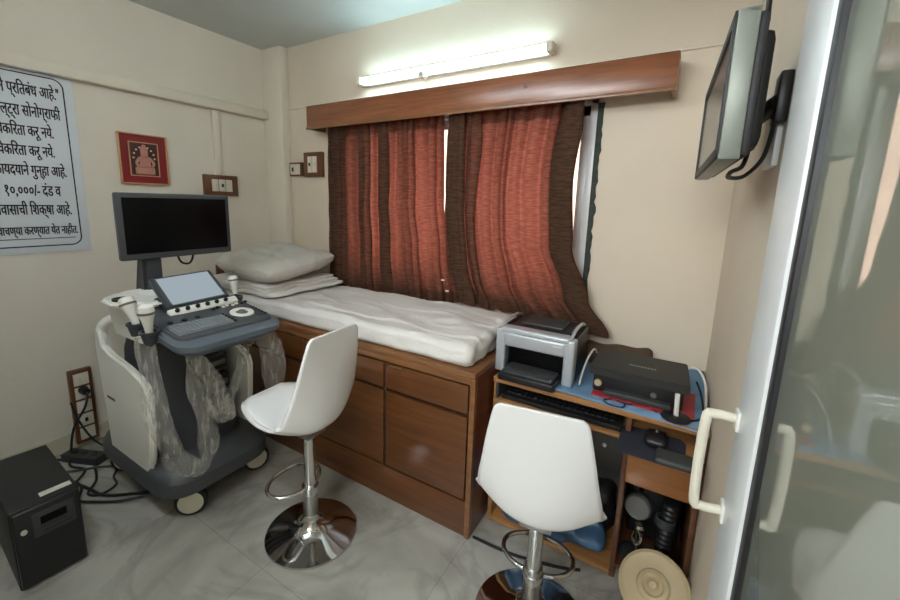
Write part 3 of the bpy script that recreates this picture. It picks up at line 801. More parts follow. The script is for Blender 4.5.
# rear neck, white wing and monitor
loft([ringz(-2.20, .74, -1.86, 1.10, .06, .80), ringz(-2.20, .72, -1.88, 1.10, .06, .93), ringz(-2.16, .76, -1.93, 1.06, .05, .985)]).build('neck', M['mwhite'], U)
wing = MB().prism([(-1.86, .72), (-1.82, .74), (-1.82, .80), (-2.10, .80), (-2.12, .74), (-2.05, .665), (-1.93, .655)], .965, .990, 'xy', bev=.010, seg=3).build('side_wing', M['mwhite'], U)
MB().lathe([(0, .004), (.020, .004), (.030, .010), (.034, .012), (.034, 0), (0, 0)], (-1.95, .705, .987), (0, 0, 1), 28).build('cup_hole', M['black'], wing)
arm = MB()
arm.prism([(-2.02, 1.15), (-2.08, 1.15), (-2.13, .985), (-2.02, .985)], .825, .905, 'xz', bev=.012).build('monitor_arm', M['mgrey2'], U)
MB().lathe([(.075, 0), (.075, .012), (.06, .022), (0, .022)], (-2.05, .875, .980), (0, 0, 1), 30).build('swivel_base', M['mwhite'], U)
MB().box((-2.022, .855, .985), (-2.008, .890, 1.05), .006).build('arm_latch', M['silver'], U)
mon = MB().box((-2.030, .738, 1.143), (-2.000, 1.232, 1.432), .008, 3).build('monitor', M['bezel'], U)
MB().box((-2.002, .760, 1.170), (-1.9985, 1.212, 1.412), .001).build('screen', M['screen'], mon)
MB().box((-2.085, .83, 1.18), (-2.040, 1.13, 1.38), .02, 3).build('monitor_back', M['mgrey2'], mon)
MB().tube([(-2.05, .98, 1.17), (-2.05, 1.0, 1.11), (-2.05, 1.04, 1.10), (-2.05, 1.06, 1.14), (-2.05, 1.06, 1.19)], .005, n=8).build('monitor_cable', M['cable'], mon)
# probes in their holders along the left edge (and one on the right)
def probe(x, y, z, lean, label, s=1.0, group='ultrasound probes in the holders'):
    t = thing('ultrasound_probe', (x, y, z), label, 'probe', None)
    ax = Vector(lean).normalized(); B0 = Vector((x, y, z))
    MB().lathe([(0, 0), (.012 * s, 0), (.015 * s, .03 * s), (.021 * s, .06 * s), (.027 * s, .075 * s), (.027 * s, .098 * s), (.024 * s, .108 * s), (.012 * s, .113 * s), (0, .114 * s)], B0, ax, 26).build('body', M['mwhite'], t)
    MB().lathe([(.0275 * s, .079 * s), (.0290 * s, .081 * s), (.0290 * s, .086 * s), (.0275 * s, .088 * s)], B0, ax, 26).build('ring', M['greyp'], t)
    MB().lathe([(0, -.045 * s), (.006 * s, -.045 * s), (.010 * s, 0), (0, 0)], B0, ax, 14).build('strain_relief', M['black'], t)
    return t
hold = MB()
for (x, y, z) in ((-1.640, .668, .876), (-1.742, .668, .890)):
    hold.lathe([(.020, 0), (.030, .04), (.034, .042), (.034, .050), (.026, .050), (.016, .004)], (x, y, z), (0, 0, 1), 26)
    hold.box((x - .012, y + .015, z + .01), (x + .012, y + .05, z + .035), .003)
hold.build('probe_holder', M['mgrey2'], U)
probe(-1.640, .668, .913, (0, -.05, 1), 'white probe standing nearest the keyboard in the left holder of the machine')
probe(-1.742, .668, .933, (-.40, -.12, 1), 'white probe tilted towards the wall in the rear left holder', 1.0)
probe(-1.80, 1.112, .965, (-.2, .02, 1), 'slim white probe on the right of the touch screen before the pillow', .80)
MB().lathe([(.020, 0), (.030, .03), (.030, .042), (.018, .042)], (-1.79, 1.108, .915), (0, 0, 1), 26).build('probe_holder', M['mgrey2'], U)

# clear plastic sleeves around the probe leads
def sleeve(pts, rads, seed, label, sq=.45):
    b = MB().tube(pts, .03, n=22, smooth=9, rad=rads, squash=sq)
    for v in b.bm.verts:
        d = Vector((noise.noise(V(v.co.x * 26, v.co.y * 26, v.co.z * 7) + V(seed, 0, 0)), noise.noise(V(v.co.x * 26, v.co.y * 26, v.co.z * 7) + V(0, seed, 5)), 0))
        v.co += d * .022
    o = b.build('plastic_sleeve', M['wrap'], sharp=180); tag(o, label, 'plastic sleeve', None); return o
sleeve([(-1.66, .66, .90), (-1.66, .66, .80), (-1.645, .66, .64), (-1.62, .68, .48), (-1.60, .72, .36), (-1.585, .775, .322), (-1.58, .815, .37), (-1.585, .82, .50), (-1.60, .805, .66), (-1.63, .80, .80)],
       [.028, .036, .042, .044, .046, .045, .044, .048, .045, .028], 1, 'crumpled clear plastic sleeve hanging in a long loop from the left probe holder')
sleeve([(-1.565, .80, .80), (-1.55, .835, .70), (-1.55, .86, .56), (-1.56, .89, .50), (-1.58, .93, .58), (-1.60, .98, .68), (-1.62, 1.04, .76), (-1.64, 1.08, .82)],
       [.028, .04, .044, .04, .03, .028, .034, .034], 2, 'crumpled clear plastic sleeve looped under the middle of the console')
sleeve([(-1.62, 1.13, .84), (-1.60, 1.15, .74), (-1.60, 1.165, .62), (-1.62, 1.17, .52), (-1.66, 1.16, .44)],
       [.035, .05, .055, .045, .02], 3, 'crumpled clear plastic sleeve hanging under the right corner of the console')

# ================================================================== UPS, cables on the left
t = thing('ups_unit', (-2.10, .37, 0), 'black box shaped power supply unit on the floor in the left foreground', 'power supply')
u0, u1 = .275, .468
mtx = rotz(-3, (-1.87, .37, 0))
MB().box((-2.32, u0, .0), (-1.875, u1, .315), .006, 3, mtx).build('case', M['ups'], t)
MB().box((-1.885, u0 + .004, .006), (-1.862, u1 - .004, .309), .008, 3, mtx).build('front_panel', M['black'], t)
pn = MB().box((-1.864, u0 + .055, .19), (-1.859, u1 - .022, .285), .002, 2, mtx).build('control_inset', M['upsp'], t)
MB().box((-1.860, u0 + .08, .205), (-1.857, u1 - .035, .213), .001, 1, mtx).build('vent_slot', M['black'], pn)
MB().box((-1.860, u0 + .075, .235), (-1.857, u1 - .045, .265), .001, 1, mtx).build('display', M['screen'], pn)
MB().cyl(mtx @ V(-1.866, u0 + .030, .232), mtx @ V(-1.855, u0 + .030, .232), .009, n=16, bev=.002).build('power_button', M['label'], t)
MB().box((-1.935, u0 + .09, .3145), (-1.905, u1 - .012, .3165), .0005, 1, mtx).build('sticker', M['label'], t)

def cable(pts, r, mt, label, name='cable', cat='cable', sm=7):
    return tag(MB().tube(pts, r, n=8, smooth=sm).build(name, mt), label, cat)
cable([(-2.69, .765, .345), (-2.66, .74, .28), (-2.70, .69, .16), (-2.68, .66, .04), (-2.60, .63, .012), (-2.50, .66, .012), (-2.42, .60, .012), (-2.34, .52, .012), (-2.36, .44, .012)], .006, M['cable'], 'black mains cable running from the low switchboard plug to the floor')
cable([(-2.62, .50, .010), (-2.50, .57, .010), (-2.34, .61, .010), (-2.20, .64, .010), (-2.10, .72, .010), (-2.02, .80, .010)], .007, M['cable'], 'black cable lying straight on the floor towards the front castor')
cable([(-2.50, .70, .010), (-2.36, .66, .010), (-2.28, .60, .010), (-2.22, .63, .012), (-2.24, .70, .012), (-2.32, .72, .014), (-2.40, .78, .010)], .0055, M['cable'], 'looped black cable on the floor under the machine handle')
cable([(-2.74, .60, .008), (-2.60, .70, .010), (-2.50, .80, .010), (-2.44, .92, .010)], .007, M['cable'], 'black cable on the floor close to the left baseboard')
cable([(-2.70, .56, .008), (-2.56, .60, .010), (-2.44, .70, .026), (-2.36, .80, .010)], .006, M['dkgrey'], 'grey cable between the power unit and the machine')
t = thing('power_adapter', (-2.62, .74, 0), 'dark power strip lying on the floor below the low switchboard', 'power strip')
mtx = rotz(25, (-2.60, .70, 0))
MB().box((-2.72, .665, .0), (-2.50, .735, .045), .006, 2, mtx).build('case', M['dkgrey'], t)
for k in range(3): MB().cyl(mtx @ V(-2.67 + .06 * k, .70, .043), mtx @ V(-2.67 + .06 * k, .70, .048), .018, n=16).build('socket', M['knob'], t)
t = thing('adapter_block', (-2.48, .53, 0), 'black adapter brick on the floor between the power unit and the machine', 'adapter')
MB().box((-2.54, .505, 0), (-2.43, .560, .035), .006, 2).build('case', M['black'], t)
MB().tube([(-2.43, .53, .018), (-2.40, .53, .016), (-2.36, .55, .012)], .006, n=8).build('lead', M['cable'], t)

cable([(-2.73, .70, .30), (-2.70, .72, .18), (-2.64, .76, .07), (-2.56, .82, .012), (-2.46, .86, .012), (-2.38, .90, .012)], .005, M['cable'], 'black cable drooping from the low switchboard towards the rear of the machine')
cable([(-2.46, .50, .044), (-2.42, .56, .05), (-2.36, .60, .012), (-2.26, .56, .010), (-2.18, .60, .010), (-2.10, .66, .010), (-2.04, .74, .010)], .006, M['cable'], 'black cable lying in front of the looped one below the grey machine base')
# ================================================================== BAR STOOLS
def stool(loc, rz, seat, label, foot_rz, fz=.215):
    t = thing('bar_stool', loc, label, 'stool', None, rz)
    h = seat
    # centre line of the shell: (y forward, z up, half width, side lift)
    prof = [(.262, .062, .085, .000), (.256, .068, .118, .002), (.215, .060, .150, .006), (.14, .034, .172, .022), (.06, .010, .182, .045), (-.02, .000, .190, .070),
            (-.075, .010, .195, .090), (-.115, .040, .196, .088), (-.130, .090, .192, .066), (-.136, .150, .184, .046), (-.140, .220, .170, .028), (-.146, .300, .156, .014), (-.152, .370, .142, .005), (-.157, .418, .130, 0), (-.159, .434, .114, 0)]
    def at(v):
        x = v * (len(prof) - 1); i = min(int(x), len(prof) - 2); u = x - i
        g = lambda k: prof[min(max(k, 0), len(prof) - 1)]
        a, b_, c, d = g(i - 1), g(i), g(i + 1), g(i + 2)
        return [.5 * ((2 * b_[k]) + (-a[k] + c[k]) * u + (2 * a[k] - 5 * b_[k] + 4 * c[k] - d[k]) * u * u + (-a[k] + 3 * b_[k] - 3 * c[k] + d[k]) * u ** 3) for k in range(4)]
    def shell(u, v):
        y, z, hw, lift = at(v); s = 2 * u - 1
        y2, z2, _, _ = at(min(1, v + .01)); y1, z1, _, _ = at(max(0, v - .01))
        tg = Vector((0, y2 - y1, z2 - z1)).normalized(); nr = Vector((0, tg.z, -tg.y))   # towards the sitter's side
        return Vector((s * hw, y, z + h)) + nr * lift * abs(s) ** 2.2
    sh = MB().grid(shell, 28, 60, thick=.010).build('shell', M['shell'], t, world=False, sharp=180)
    def cush(u, v):
        vv = .02 + .40 * v; s = (2 * u - 1) * .90; p = shell(.5 + s / 2, vv)
        e = max(abs(2 * u - 1), abs(2 * v - 1)); return p + Vector((0, 0, .005 + .016 * (1 - e ** 6)))
    MB().grid(cush, 24, 24, thick=.004).build('cushion', M['cushion'], t, world=False, sharp=180)
    MB().box((-.05, -.05, h - .030), (.05, .05, h - .012), .004).build('mounting_plate', M['steel'], t, world=False)
    MB().tube([(.02, .0, h - .032), (.05, .01, h - .036), (.09, .015, h - .042)], .005, n=8).build('height_lever', M['chrome'], t, world=False)
    MB().cyl((0, 0, .20), (0, 0, h - .028), .024, n=28).build('column', M['chrome'], t, world=False)
    MB().cyl((0, 0, .055), (0, 0, .22), .031, n=28, bev=.003).build('sleeve', M['steel'], t, world=False)
    MB().lathe([(0, .0), (.186, .0), (.192, .004), (.190, .010), (.16, .016), (.10, .026), (.06, .042), (.042, .062), (.034, .085), (.032, .10), (0, .10)], (0, 0, 0), (0, 0, 1), 72).build('base', M['chrome'], t, world=False)
    a = R(foot_rz); rot = Matrix.Rotation(a, 4, 'Z')
    pts = [(.028, .012), (.08, .03), (.118, .075), (.115, .13), (.065, .172), (0, .182), (-.065, .172), (-.115, .13), (-.118, .075), (-.08, .03), (-.028, .012)]
    MB().tube([rot @ V(x, y, fz) for x, y in pts], .0085, n=12, smooth=6).build('footrest', M['chrome'], t, world=False)
    MB().cyl((0, 0, fz - .018), (0, 0, fz + .018), .035, n=28, bev=.003).build('footrest_clamp', M['chrome'], t, world=False)
    return t
def heading(dx, dy): return math.atan2(dy, dx) - PI / 2
stool((-1.225, 1.04, 0), heading(-1, -.04), .503, 'white shell bar stool in front of the couch cabinet, facing the ultrasound machine', 0)
stool((-.306, 1.195, 0), heading(-.15, .985), .424, 'white shell bar stool pushed up to the computer desk, back to the doorway', 0, .180)

# ================================================================== COMPUTER DESK
DX0, DX1, DY0, DY1, DZ = -.620, .146, 1.52, 2.11, .700
t = thing('computer_desk', (-.24, 1.81, 0), 'wooden computer desk in the right corner with a blue cloth on top', 'desk')
MB().box((DX0, DY0, DZ - .022), (DX1, DY1, DZ), .003).build('desk_top', M['deskw'], t)
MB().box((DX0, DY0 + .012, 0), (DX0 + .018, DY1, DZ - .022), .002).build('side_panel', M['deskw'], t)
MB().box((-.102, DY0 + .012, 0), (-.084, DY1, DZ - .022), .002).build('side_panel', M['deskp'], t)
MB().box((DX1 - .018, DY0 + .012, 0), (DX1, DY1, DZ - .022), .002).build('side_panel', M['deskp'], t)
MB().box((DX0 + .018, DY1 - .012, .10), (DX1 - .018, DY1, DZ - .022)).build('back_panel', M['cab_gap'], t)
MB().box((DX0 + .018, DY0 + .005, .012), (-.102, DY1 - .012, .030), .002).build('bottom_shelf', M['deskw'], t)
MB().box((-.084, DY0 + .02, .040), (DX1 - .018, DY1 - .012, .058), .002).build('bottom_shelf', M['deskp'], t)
d = MB().box((-.084, DY0 + .000, .425), (DX1 - .018, DY0 + .018, .575), .003).build('drawer', M['deskf'], t)
MB().box((-.080, DY0 + .018, .435), (DX1 - .022, DY0 + .40, .565)).build('drawer_box', M['deskp'], d)
MB().box((DX0 + .018, DY0 - .022, .600), (DX1 - .018, DY0 + .30, .614), .003).build('keyboard_tray', M['deskw'], t)
for x in (DX0 + .018, DX1 - .030): MB().box((x, DY0 - .01, .614), (x + .012, DY0 + .30, DZ - .022)).build('tray_slide', M['dkgrey'], t)

# blue cloth over the desk top
def cloth(u, v):
    x = DX0 + .012 + (DX1 - DX0 - .016) * u; y = DY1 - .01 - (DY1 - DY0 - .004) * v
    z = DZ + .0045 + .0012 * noise.noise(V(x * 14, y * 14, 2))
    front = DY0 + .010 - .016 * max(0, (u - .35) / .65)
    y = DY1 - .01 - (DY1 - .01 - front) * v
    if v > .95 and u > .4: z -= (v - .95) / .05 * .014 * (u - .4) / .6
    return Vector((x, y, z))
tag(MB().grid(cloth, 60, 50, thick=.003).build('desk_cloth', M['blue'], sharp=180), 'blue cloth spread over the computer desk top', 'cloth')
ZD = DZ + .006
# keyboard, mouse pad, mouse on the pull-out tray
t = thing('keyboard', (-.36, 1.60, .615), 'black keyboard on the pull-out tray of the desk', 'keyboard')
MB().box((-.58, 1.515, .6145), (-.115, 1.68, .634), .004).build('case', M['black'], t)
b = MB()
for r_ in range(5):
    for k in range(19): b.box((-.565 + k * .0225, 1.545 + r_ * .026, .632), (-.546 + k * .0225, 1.567 + r_ * .026, .640), .002, 1)
b.build('keys', M['knob'], t)
t = thing('mouse_pad', (.02, 1.45, .615), 'dark navy mouse pad with a padded wrist rest, overhanging the drawer', 'mouse pad')
padm = rotz(-20, (.0, 1.47, 0))
MB().prism(rr_poly(-.115, 1.385, .085, 1.58, .035), .6150, .6200, 'xy').build('mat', M['navy'], t)
MB().rbox((.0, 1.375, .618), (.125, 1.45, .640), .010, 14, amp=.003).build('wrist_rest', M['dkgrey'], t, sharp=180)
t = thing('computer_mouse', (-.005, 1.50, .620), 'round black mouse on the navy mouse pad', 'mouse')
MB().rbox((-.038, 1.455, .6205), (.028, 1.545, .654), .016, 12).build('shell', M['black'], t, sharp=180)
MB().cyl((-.008, 1.525, .650), (.0, 1.525, .650), .010, n=16).build('scroll_wheel', M['greyp'], t)

# ------------------------------------------------------------------ silver laser printer
t = thing('laser_printer', (-.47, 1.72, ZD), 'silver and black laser printer on the left end of the desk', 'printer')
px0, px1, py0, py1, z0, z1 = -.640, -.312, 1.575, 1.86, ZD + .001, ZD + .205
MB().box((px0 + .01, py0 + .05, z0 + .004), (px1 - .01, py1, z1 - .02), .008).build('inner_body', M['black'], t)
for x in (px0, px1 - .042):
    MB().box((x, py0, z0), (x + .042, py0 + .055, z1 - .012), .008, 3).build('front_pillar', M['silver'], t)
for x in (px0 + .002, px1 - .022):
    MB().box((x, py0 + .05, z0), (x + .020, py1 - .01, z1 - .016), .006, 3).build('side_cover', M['black'], t)
MB().box((px0 + .035, py0 - .004, z1 - .085), (px1 - .035, py0 + .05, z1 - .025), .010, 3).build('front_band', M['silver'], t)
hd = MB().box((px0 + .02, py0 - .002, z1 - .03), (px1 - .02, py0 + .06, z1 - .004), .009, 3).build('top_hood', M['silver'], t)
for x in (px0 + .010, px1 - .030): MB().tube([(x + .01, py0 + .02, z1 - .012), (x + .01, py0 + .09, z1 + .010), (x + .01, py0 + .20, z1 + .008), (x + .01, py1 - .02, z1 - .01)], .007, n=10, smooth=5).build('top_rail', M['silver'], t)
MB().box((px0 + .04, py0 + .06, z1 - .03), (px1 - .04, py1 - .015, z1 - .006), .004).build('output_tray', M['black'], t)
MB().box((px0 + .075, py0 + .10, z1 - .008), (px1 - .075, py1 - .05, z1 + .004), .004).build('tray_flap', M['dkgrey'], t)
MB().box((px1 - .085, py0 - .006, z1 - .048), (px1 - .050, py0 + .0, z1 - .042), .001).build('badge', M['switch'], t)
MB().box((px0 + .050, py0 - .088, z0 + .0), (px1 - .050, py0 + .06, z0 + .030), .006).build('paper_tray', M['black'], t)
MB().box((px0 + .06, py0 - .075, z0 + .029), (px1 - .06, py0 + .05, z0 + .040), .004).build('tray_lid', M['dkgrey'], t)
MB().box((px0 + .050, py0 + .035, z0 + .03), (px1 - .05, py0 + .055, z0 + .12), .004).build('feed_slot', M['screen'], t)

# ------------------------------------------------------------------ black all-in-one printer
t = thing('flatbed_printer', (-.08, 1.70, ZD), 'black flat topped inkjet printer on the right end of the desk', 'printer')
ix0, ix1, iy0, iy1, z0 = -.255, .078, 1.575, 1.80, ZD + .008
MB().box((ix0 + .015, iy0 + .03, z0), (ix1 - .015, iy1, z0 + .075), .006).build('body', M['black'], t)
MB().prism([(ix0, iy0), (ix1, iy0), (ix1 - .01, iy1 + .02), (ix0 + .005, iy1 + .02)], z0 + .074, z0 + .105, 'xy', bev=.004).build('lid', M['blackm'], t)
b = MB()
for k in range(9): b.box((-.125 + k * .0105, 1.672, z0 + .1046), (-.117 + k * .0105, 1.684, z0 + .1056))
b.build('lid_marking', M['marks'], t)
MB().box((ix0 + .06, iy0 - .0, z0 + .001), (ix1 - .05, iy0 + .05, z0 + .02), .003).build('paper_slot', M['dkgrey'], t)
MB().cyl((ix0 + .035, iy0 + .035, z0 + .035), (ix0 + .035, iy0 + .018, z0 + .035), .013, n=18, bev=.002).build('front_button', M['tan'], t)
MB().cyl((-.03, iy0 + .035, z0 + .035), (-.03, iy0 + .02, z0 + .035), .010, n=18, bev=.002).build('front_button', M['greyp'], t)
t = tag(MB().box((-.235, 1.560, ZD + .0005), (.10, 1.80, ZD + .0075), .001, 1, rotz(-1.5, (-.1, 1.6, 0))).build('paper_folder', M['redbox']), 'flat red paper folder lying under the black inkjet printer', 'folder')
# brown cloth bunched behind the printers
def bc(p):
    p = p.copy(); k = .5 + .5 * noise.noise(V(p.x * 8, p.y * 10, 3)); p.z = ZD + .001 + max(0, (p.z - ZD - .001)) * (.55 + .6 * k); p.y += .02 * noise.noise(V(p.x * 10, p.z * 20, 5)); return p
tag(MB().rbox((-.36, 1.88, ZD + .001), (-.06, 2.06, ZD + .085), .035, 26, warp=bc).build('brown_cloth', M['brownc'], sharp=180), 'bunched brown cloth between the black printer and the back wall', 'cloth')
# white stick on a dark oval base
t = thing('stick_aerial', (.045, 1.575, ZD), 'short white stick upright on a flat black oval base before the printer', 'aerial')
MB().lathe([(0, 0), (.046, 0), (.048, .004), (.040, .009), (0, .011)], (.045, 1.555, ZD + .0005), (0, 0, 1), 30).build('base', M['black'], t)
MB().tube([(.045, 1.555, ZD + .010), (.044, 1.558, ZD + .04), (.042, 1.560, ZD + .086)], .008, n=12, smooth=4).build('stick', M['paper'], t)
zc = ZD + .006
cable([(-.01, 1.553, zc), (-.06, 1.575, zc), (-.11, 1.555, zc), (-.16, 1.565, zc), (-.185, 1.535, zc + .001), (-.165, 1.510, zc + .002), (-.12, 1.512, zc + .002), (-.115, 1.55, zc + .003)], .0025, M['cable'], 'thin black wire looped on the blue cloth before the black printer')
cable([(.09, 1.55, zc), (.115, 1.58, zc), (.125, 1.63, zc + .01), (.115, 1.69, zc + .05), (.10, 1.73, zc + .075)], .0035, M['cable'], 'black wire curling around the right side of the black printer')
cable([(.06, 1.845, zc + .075), (.10, 1.84, zc + .09), (.128, 1.80, zc + .06), (.135, 1.72, zc + .02), (.132, 1.65, zc)], .0045, M['white_cable'], 'white cable arching down behind the right end of the black printer')
cable([(-.292, 1.62, zc), (-.288, 1.66, zc + .05), (-.282, 1.72, zc + .09), (-.275, 1.80, zc + .10), (-.27, 1.85, zc + .07)], .004, M['white_cable'], 'pale cable arching up between the two printers')

# ------------------------------------------------------------------ things under the desk
def crumple(name, a, b_, r, mt, label, cat, amp, sc, seed, zf):
    def wp(p):
        q = p.copy(); q += Vector((noise.noise(p * sc + V(seed, 0, 0)), noise.noise(p * sc + V(0, seed, 0)), noise.noise(p * sc + V(0, 0, seed)))) * amp
        q.z = max(q.z, zf); return q
    return tag(MB().rbox(a, b_, r, 26, warp=wp).build(name, mt, sharp=180), label, cat)
zs = .0305
crumple('plastic_bag', (-.585, 1.555, zs), (-.40, 1.78, .22), .04, M['bluebag'], 'crumpled blue plastic bag at the left end under the desk', 'bag', .035, 12, 3, zs)
crumple('plastic_bag', (-.385, 1.540, zs), (-.14, 1.66, .130), .035, M['bluebag'], 'crumpled blue plastic bag on the bottom shelf right behind the front stool', 'bag', .035, 11, 8, zs)
crumple('black_bag', (-.30, 1.68, zs), (-.125, 1.81, .24), .05, M['black'], 'black bag between the blue bag and the grey computer case under the desk', 'bag', .03, 10, 5, zs)
t = tag(MB().box((-.36, 1.57, .125), (-.25, 1.65, .131), .001, 1, Matrix.Translation((-.05, 0, .02)) @ rotz(25, (-.3, 1.61, 0))).build('paper_sheet', M['paper']), 'folded white paper lying on the blue bag under the desk', 'paper')
t = thing('computer_tower', (-.21, 1.95, .0305), 'grey computer case standing upright at the back under the desk', 'computer')
MB().box((-.30, 1.86, .031), (-.115, 2.09, .50), .008).build('case', M['greyp'], t)
fp = MB().box((-.296, 1.845, .035), (-.119, 1.862, .496), .006).build('front_panel', M['greyp'], t)
MB().box((-.28, 1.841, .43), (-.135, 1.847, .465), .002).build('disc_drive', M['dkgrey'], fp)
MB().cyl((-.20, 1.847, .36), (-.20, 1.839, .36), .010, n=16).build('power_button', M['silver'], fp)
# in the open compartment below the drawer
zb = .0585
t = thing('desk_lamp', (-.02, 1.62, zb), 'dark lamp with a round grey head folded down inside the desk compartment', 'lamp')
MB().lathe([(0, 0), (.062, 0), (.064, .006), (.05, .016), (0, .018)], (-.022, 1.625, zb), (0, 0, 1), 32).build('base', M['dkgrey'], t)
MB().tube([(-.022, 1.63, zb + .016), (-.028, 1.65, .16), (-.024, 1.66, .26), (-.03, 1.64, .34)], .009, n=10, smooth=6).build('stem', M['chrome'], t)
MB().lathe([(0, 0), (.040, 0), (.047, -.012), (.044, -.05), (.030, -.075), (0, -.080)], (-.036, 1.575, .30), Vector((-.12, -1, .25)), 32).build('lamp_head', M['greyp'], t)
MB().lathe([(0, -.02), (.016, -.012), (.020, 0), (.016, .012), (0, .02)], (-.020, 1.565, .235), (0, 0, 1), 20).build('joint', M['chrome'], t)
MB().tube([(-.02, 1.565, .222), (-.01, 1.56, .19), (-.022, 1.555, .165), (-.04, 1.56, .18), (-.036, 1.565, .215)], .006, n=8).build('hook', M['chrome'], t)
t = thing('ribbed_hose', (.06, 1.62, zb), 'black ribbed hose standing upright inside the desk compartment', 'hose')
pr = []
for k in range(30): pr += [(.024 + .004 * (k % 2), .010 * k)]
MB().lathe([(0, 0)] + pr + [(0, .30)], (.055, 1.60, zb), Vector((.06, .05, 1)), 24).build('hose', M['black'], t)
MB().lathe([(.029, 0), (.034, .004), (.034, .03), (.029, .034)], (.059, 1.604, zb + .19), Vector((.06, .05, 1)), 24).build('collar', M['dkgrey'], t)
t = thing('black_case', (.02, 1.82, zb), 'black case filling the back of the desk compartment', 'case')
MB().box((-.075, 1.74, zb), (.115, 2.0, .36), .02, 3).build('shell', M['black'], t)
MB().tube([(-.03, 1.80, .355), (-.03, 1.80, .385), (.07, 1.80, .385), (.07, 1.80, .355)], .007, n=8, smooth=4).build('grip', M['dkgrey'], t)
# tan disc leaning against the front of the desk
dc = Vector((.045, 1.395, .165)); dn = Vector((-.18, -.62, .76)).normalized()
t = thing('round_stand_base', (.04, 1.42, 0), 'tan round dished disc with a raised centre boss before the desk compartment', 'disc')
dz = dc.z
MB().lathe([(0, -.012), (.100, -.012), (.110, -.004), (.108, .003), (.098, .006), (.090, .002), (.052, .004), (.046, .012), (.034, .015), (.026, .006), (.018, .010), (.012, .020), (0, .022)], dc, dn, 56).build('disc', M['tan'], t)
MB().cyl((.05, 1.42, .0), dc - dn * .012, .012, .012, n=16).build('stem', M['tan'], t)
MB().lathe([(0, 0), (.075, 0), (.076, .006), (.06, .012), (0, .014)], (.05, 1.42, 0), (0, 0, 1), 36).build('foot', M['tan'], t)
cable([(-.625, 1.40, .006), (-.50, 1.405, .006), (-.40, 1.42, .006), (-.26, 1.46, .006), (-.20, 1.49, .006)], .006, M['cable'], 'black cable on the floor along the front of the desk')

# ================================================================== TELEVISION
t = thing('television', (.10, 1.15, 1.48), 'flat screen television with grey bezel on a bracket on the right wall', 'television')
n0 = Vector((.030, .90, 1.508)); ax = Vector((-.0225, .56, 0)); L_ = ax.length; ax.normalize(); nx = Vector((0, 0, 1)).cross(ax); nx.normalize()   # ax along the width, nx towards the room
if nx.x > 0: nx = -nx
bmx = Matrix(((ax.x, -nx.x, 0, n0.x), (ax.y, -nx.y, 0, n0.y), (0, 0, 1, n0.z), (0, 0, 0, 1)))   # local: x width, y depth to wall, z up
HT = .245; W_ = .60
b = MB(); e = .022
b.box((0, .004, 0), (W_, .036, .010), .002, 2, bmx); b.box((0, .004, HT - .010), (W_, .036, HT), .002, 2, bmx); b.box((0, .004, 0), (.012, .036, HT), .003, 2, bmx); b.box((W_ - .012, .004, 0), (W_, .036, HT), .003, 2, bmx)
b.build('bezel', M['tv'], t)
b = MB(); b.box((.002, 0, .002), (W_ - .002, .006, e), .001, 2, bmx); b.box((.002, 0, HT - e), (W_ - .002, .006, HT - .002), .001, 2, bmx); b.box((.002, 0, .002), (e, .006, HT - .002), .001, 2, bmx); b.box((W_ - e, 0, .002), (W_ - .002, .006, HT - .002), .001, 2, bmx)
b.build('front_rim', M['tvback'], t)
MB().box((e, .004, e), (W_ - e, .016, HT - e), 0, 1, bmx).build('screen', M['tvscreen'], t)
b = MB().box((.006, .034, .006), (W_ - .006, .050, HT - .006), .006, 2, bmx); b.rbox((.04, .044, .02), (W_ - .06, .072, HT - .02), .02, 8, bmx); b.build('back_cover', M['tvback'], t)
MB().box((.20, .06, .06), (.40, .078, .19), .004, 2, bmx).build('bracket_plate', M['black'], t)
MB().box((XR - .022, 1.11, 1.60), (XR - .0005, 1.17, 1.70), .004).build('wall_bracket', M['black'], t)
MB().tube([(.10, 1.22, 1.62), (.12, 1.18, 1.635), (.138, 1.14, 1.645)], .018, n=12, smooth=4).build('swivel_arm', M['black'], t)
cable([(.085, 1.00, 1.535), (.075, .95, 1.50), (.058, .93, 1.488), (.060, .99, 1.482), (.09, 1.06, 1.49), (.118, 1.08, 1.53), (.128, 1.10, 1.60)], .004, M['cable'], 'black lead looping under the near corner of the television')
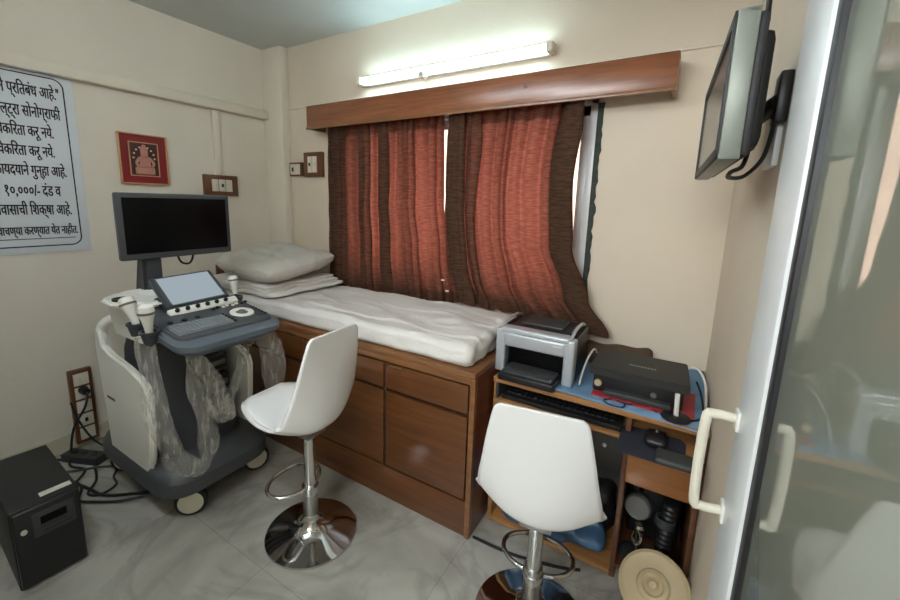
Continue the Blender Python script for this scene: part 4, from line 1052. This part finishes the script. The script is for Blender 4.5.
cable([(.080, .96, 1.745), (.078, .95, 1.79), (.095, 1.00, 1.84), (.12, 1.05, 1.95), (.142, 1.08, 2.10)], .004, M['cable'], 'black lead rising from the top of the television up the wall')

# ================================================================== GLASS DOOR LEAF
TH = R(3.0)
ld = Vector((math.sin(TH), -math.cos(TH), 0)); ln = Vector((-math.cos(TH), -math.sin(TH), 0))      # along the leaf towards the doorway; face normal to the room
lo = Vector((.115, .850, 0))
dm = Matrix(((ld.x, -ln.x, 0, lo.x), (ld.y, -ln.y, 0, lo.y), (0, 0, 1, 0), (0, 0, 0, 1)))      # local: x along leaf, y into the leaf thickness, z up
door = bpy.data.objects.new('door_1', None); C.objects.link(door); door.location = (.13, .45, .01); door['_org'] = list(door.location); door['kind'] = 'structure'
SW = .128; DWD = .90; DH = 2.08
b = MB(); b.box((0, 0, .012), (SW, .036, DH), .004, 2, dm); b.box((-.012, .006, .012), (.006, .030, DH), .003, 2, dm); b.build('stile', M['alu'], door)
MB().box((DWD - .08, 0, .012), (DWD, .036, DH), .004, 2, dm).build('stile', M['alu'], door)
for z0, z1 in ((.012, .14), (DH - .09, DH)):
    MB().box((SW, 0, z0), (DWD - .08, .036, z1), .003, 2, dm).build('rail', M['alu'], door)
for x0, x1 in ((SW, SW + .022), (DWD - .112, DWD - .08)):
    MB().box((x0, .005, .14), (x1, .030, DH - .09), .002, 2, dm).build('gasket', M['gasket'], door)
MB().box((SW + .020, .012, .14), (DWD - .11, .017, DH - .09), 0, 1, dm).build('pane', M['door_glass'], door)
b = MB(); b.tube([dm @ V(.008, .004, 1.060), dm @ V(.010, -.034, 1.062), dm @ V(.012, -.046, 1.045), dm @ V(.012, -.046, .895), dm @ V(.010, -.034, .878), dm @ V(.008, .004, .880)], .0085, n=12, smooth=4)
h = b.build('door_handle', M['mcream'], door)
b = MB()
for z in (1.06, .88): b.box((-.004, -.004, z - .018), (.024, .003, z + .018), .002, 2, dm)
b.build('rose', M['mwhite'], h)

# private bookkeeping off, finish
for o in S.objects:
    if '_org' in o: del o['_org']
